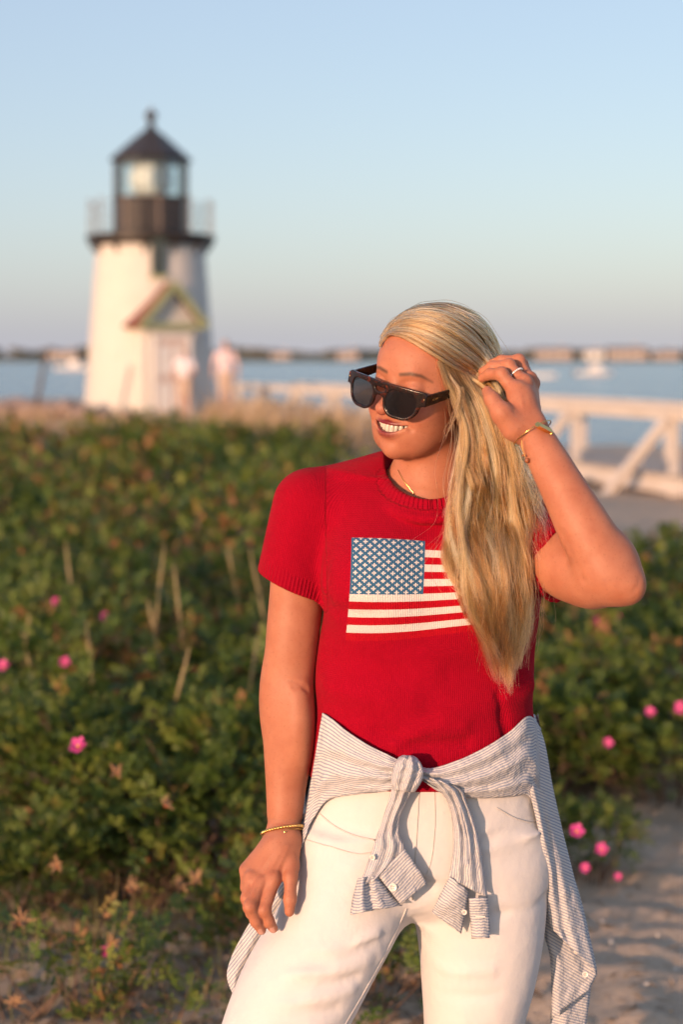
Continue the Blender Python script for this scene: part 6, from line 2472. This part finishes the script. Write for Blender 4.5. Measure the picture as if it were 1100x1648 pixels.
def build_hair():
    r = np.random.default_rng(21)
    NP = 34
    bits = []
    bits.append(sheet(SWEEP[:5], 8500, .0020, .0026, r, .0, (.8, 1.0), .6, .0005, .0045, 80))
    bits.append(sheet(SWEEP[4:], 3600, .003, .004, r, -.06, (.8, 1.0), .6, .0008, .006, 60))
    bits.append(sheet(FALL, 9000, .0036, .0060, r, 0.08, (.58, 1.0), .5, .0008, .008, 90))
    bits.append(sheet(FALL[1:], 2600, .0050, .0080, r, 0.10, (.6, 1.0), .6, .0012, .010, 60))
    bits.append(sheet(OUTER, 260, .006, .010, r, 0.08, (.6, 1.0), .5, .0016, .008, 24))
    bits.append(sheet(CURL, 420, .0030, .004, r, 0.16, (.85, 1.0), .6, .0009, .004, 10))
    bits.append(sheet(FACE, 14, .0016, .002, r, .25, (.7, 1.0), .5, .0006, .002, 5))
    bits.append(sheet(SWEEP[2:6], 150, .006, .005, r, .1, (.2, .6), .3, .0014, .006, 60))      # stray hairs at the crown
    bits.append(sheet([g[:14] for g in SWEEP[:4]], 70, .004, .003, r, .1, (.25, .6), .3, .0009, .004, 50))      # baby hairs along the hairline
    bits.append(sheet(FALL, 300, .012, .014, r, .1, (.7, 1.0), .3, .0022, .012, 90))
    S = np.concatenate([resample(b[0], NP) for b in bits])
    T = np.concatenate([b[1] for b in bits])
    n = len(S)
    c = bpy.data.hair_curves.new('hair')
    c.add_curves([NP] * n)
    inv = np.array(parent_world(woman).inverted())
    Pn = S.reshape(-1, 3) @ inv[:3, :3].T + inv[:3, 3]
    c.position_data.foreach_set('vector', Pn.astype(np.float32).ravel())
    a = c.attributes.get('radius') or c.attributes.new('radius', 'FLOAT', 'POINT')
    t = np.linspace(0, 1, NP)
    rad = (.00026 * (1 - t**3) + .00009)
    a.data.foreach_set('value', np.tile(rad, n).astype(np.float32))
    b = c.attributes.new('tone', 'FLOAT', 'CURVE')
    b.data.foreach_set('value', T.astype(np.float32))
    c.materials.append(M_hair)
    o = bpy.data.objects.new('hair', c)
    COL.objects.link(o)
    o.parent = woman
    # solid core under the strands so that the skull never shows through
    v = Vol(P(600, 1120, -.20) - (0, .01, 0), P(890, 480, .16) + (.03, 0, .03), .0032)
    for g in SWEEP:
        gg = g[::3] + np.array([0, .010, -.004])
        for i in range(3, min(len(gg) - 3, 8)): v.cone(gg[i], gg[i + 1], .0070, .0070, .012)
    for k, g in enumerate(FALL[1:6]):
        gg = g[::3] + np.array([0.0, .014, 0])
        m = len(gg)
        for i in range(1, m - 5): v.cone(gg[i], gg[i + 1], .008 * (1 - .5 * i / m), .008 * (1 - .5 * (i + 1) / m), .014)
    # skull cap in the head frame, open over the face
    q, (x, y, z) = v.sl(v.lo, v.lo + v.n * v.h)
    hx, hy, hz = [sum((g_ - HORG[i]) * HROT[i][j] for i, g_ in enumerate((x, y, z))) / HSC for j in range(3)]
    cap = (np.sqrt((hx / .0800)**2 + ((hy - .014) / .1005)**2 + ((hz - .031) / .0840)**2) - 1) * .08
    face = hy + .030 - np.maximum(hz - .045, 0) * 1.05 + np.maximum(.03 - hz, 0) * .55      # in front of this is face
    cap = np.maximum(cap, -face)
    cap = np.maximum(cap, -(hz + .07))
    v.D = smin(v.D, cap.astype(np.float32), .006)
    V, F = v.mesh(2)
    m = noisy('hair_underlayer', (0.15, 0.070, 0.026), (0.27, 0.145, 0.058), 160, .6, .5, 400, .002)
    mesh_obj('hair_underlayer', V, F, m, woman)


build_hair()

# ================================================================== jewellery
M_gold = noisy('gold', (0.72, 0.46, 0.15), (0.80, 0.54, 0.20), 60, .22, metallic=1.0)
M_silver = noisy('pale_gold', (0.78, 0.68, 0.52), (0.86, 0.78, 0.64), 60, .2, metallic=1.0)
M_stone = noisy('small_stones', (0.75, 0.75, 0.75), (0.9, 0.9, 0.9), 200, .08)
M_garnet = noisy('brown_charm', (0.25, 0.08, 0.03), (0.35, 0.12, 0.05), 60, .2)


def loop_round(a, b, c, rx, ry, n=40, squash_dir=(0, 1, 0), tilt=None):
    """an ellipse round the limb axis a->b at c"""
    t = Vector(b) - Vector(a)
    t.normalize()
    if tilt is not None: t = (t + Vector(tilt)).normalized()
    w = Vector(squash_dir)
    w = (w - t * w.dot(t)).normalized()
    u = t.cross(w)
    return [Vector(c) + u * (rx * math.cos(2 * math.pi * k / n)) + w * (ry * math.sin(2 * math.pi * k / n)) for k in range(n)]


# right wrist: rope-chain bracelet
o = empty('rope_bracelet', P(457, 1336, -.032))
lp = loop_round(P(459, 1300, -.018), P(457, 1345, -.036), P(455, 1336, -.034), .0325, .0300, 44, (0, 1, 0), (-.10, 0, 0))
# slopes down to her little-finger side
lp = [p + Vector((0, 0, (p.x - P(457, 0, -.032)[0]) * .30)) for p in lp]
for k in range(44):
    a_, b_ = lp[k], lp[(k + 1) % 44]
    mb = MB(); mb.ball((a_ + b_) / 2, (.0029, .0029, .0026), 7, 5)
    mb.build('bead', M_gold, o, True)
mb = MB(); mb.tube([p + Vector((0, -.001, -.0045)) for p in lp], .0007, 5, True); mb.build('thin_chain', M_gold, o, True)
mb = MB(); mb.ball(P(459, 1339.5, -.0655), (.0030, .0012, .0020), 8, 5); mb.build('charm', M_gold, o, True)
tag(o, 'gold rope bracelet on the wrist of her lowered hand', 'bracelet')

# left wrist: thin bangle with a bar and a small charm
o = empty('bar_bracelet', P(858, 700, -.15))
lp = loop_round(P(866, 712, -.157), P(850, 682, -.145), P(858, 697, -.151), .0318, .0290, 48, (.3, 1, 0), (-.18, 0, .10))
mb = MB(); mb.tube(lp, .0008, 6, True); mb.build('bangle', M_gold, o, True)
c0, c1 = P(866, 684, -.184), P(887, 695, -.172)
mb = MB(); mb.bar(c0, c1, .0075, .0060, up=(.3, -.6, .6)); mb.build('bar', M_gold, o)
mb = MB(); mb.tube([c0, c0 + (.0, -.002, .001)], .004, 8); mb.tube([c1, c1 + (.002, -.001, -.003)], .0035, 8); mb.build('clasp', M_gold, o)
mb = MB(); mb.tube([P(840, 708, -.178), P(842, 724, -.180), P(846, 735, -.181)], .0005, 5); mb.build('safety_chain', M_gold, o)
mb = MB(); mb.ball(P(849, 741, -.181), (.0036, .0036, .0040), 9, 6); mb.ball(P(843, 733, -.180), .0020, 8, 5); mb.build('charm', M_garnet, o, True)
tag(o, 'thin gold bangle with flat bar and charm on her raised wrist', 'bracelet')

# ring on the raised hand
o = empty('finger_ring', P(831, 599, -.105))
lp = loop_round(P(843, 616, -.112), P(819, 588.5, -.096), P(831.5, 602, -.104), .0114, .0114, 26, (0, 1, 0))
mb = MB(); mb.tube(lp, .0010, 6, True); mb.build('band', M_silver, o, True)
for k in range(26):
    if lp[k].y < 2.5 - .104:
        mb = MB(); mb.ball(lp[k], .0015, 6, 4); mb.build('stone', M_stone, o)
tag(o, 'thin ring set with small stones on her raised hand', 'ring')

# earring and necklace
o = empty('earring', H((.0735, .000, -.050)))
mb = MB(); mb.tube([Vector(H((.0735 + .0045 * math.cos(a), .001, -.0500 + .0045 * math.sin(a)))) for a in np.linspace(0, 2 * math.pi, 17)[:-1]], .0010, 6, True); mb.build('hoop', M_gold, o, True)
mb = MB(); mb.ball(H((.0755, -.001, -.0545)), .0017, 8, 5); mb.build('bead', M_gold, o, True)
tag(o, 'tiny gold hoop earring below the sunglasses temple', 'earring')

nl = spline([(641, 756), (644, 762), (648, 770), (655, 780), (662, 788), (668, 796)], 16)
pts = []
for x, y in nl:
    d = hd(x, y, .0012, None)
    if d is not None: pts.append(P(x, y, d))
mb = MB()
mb.tube(pts, .0006, 5)
tag(mb.build('necklace', M_gold, None, True), 'fine gold chain at her neckline', 'necklace')
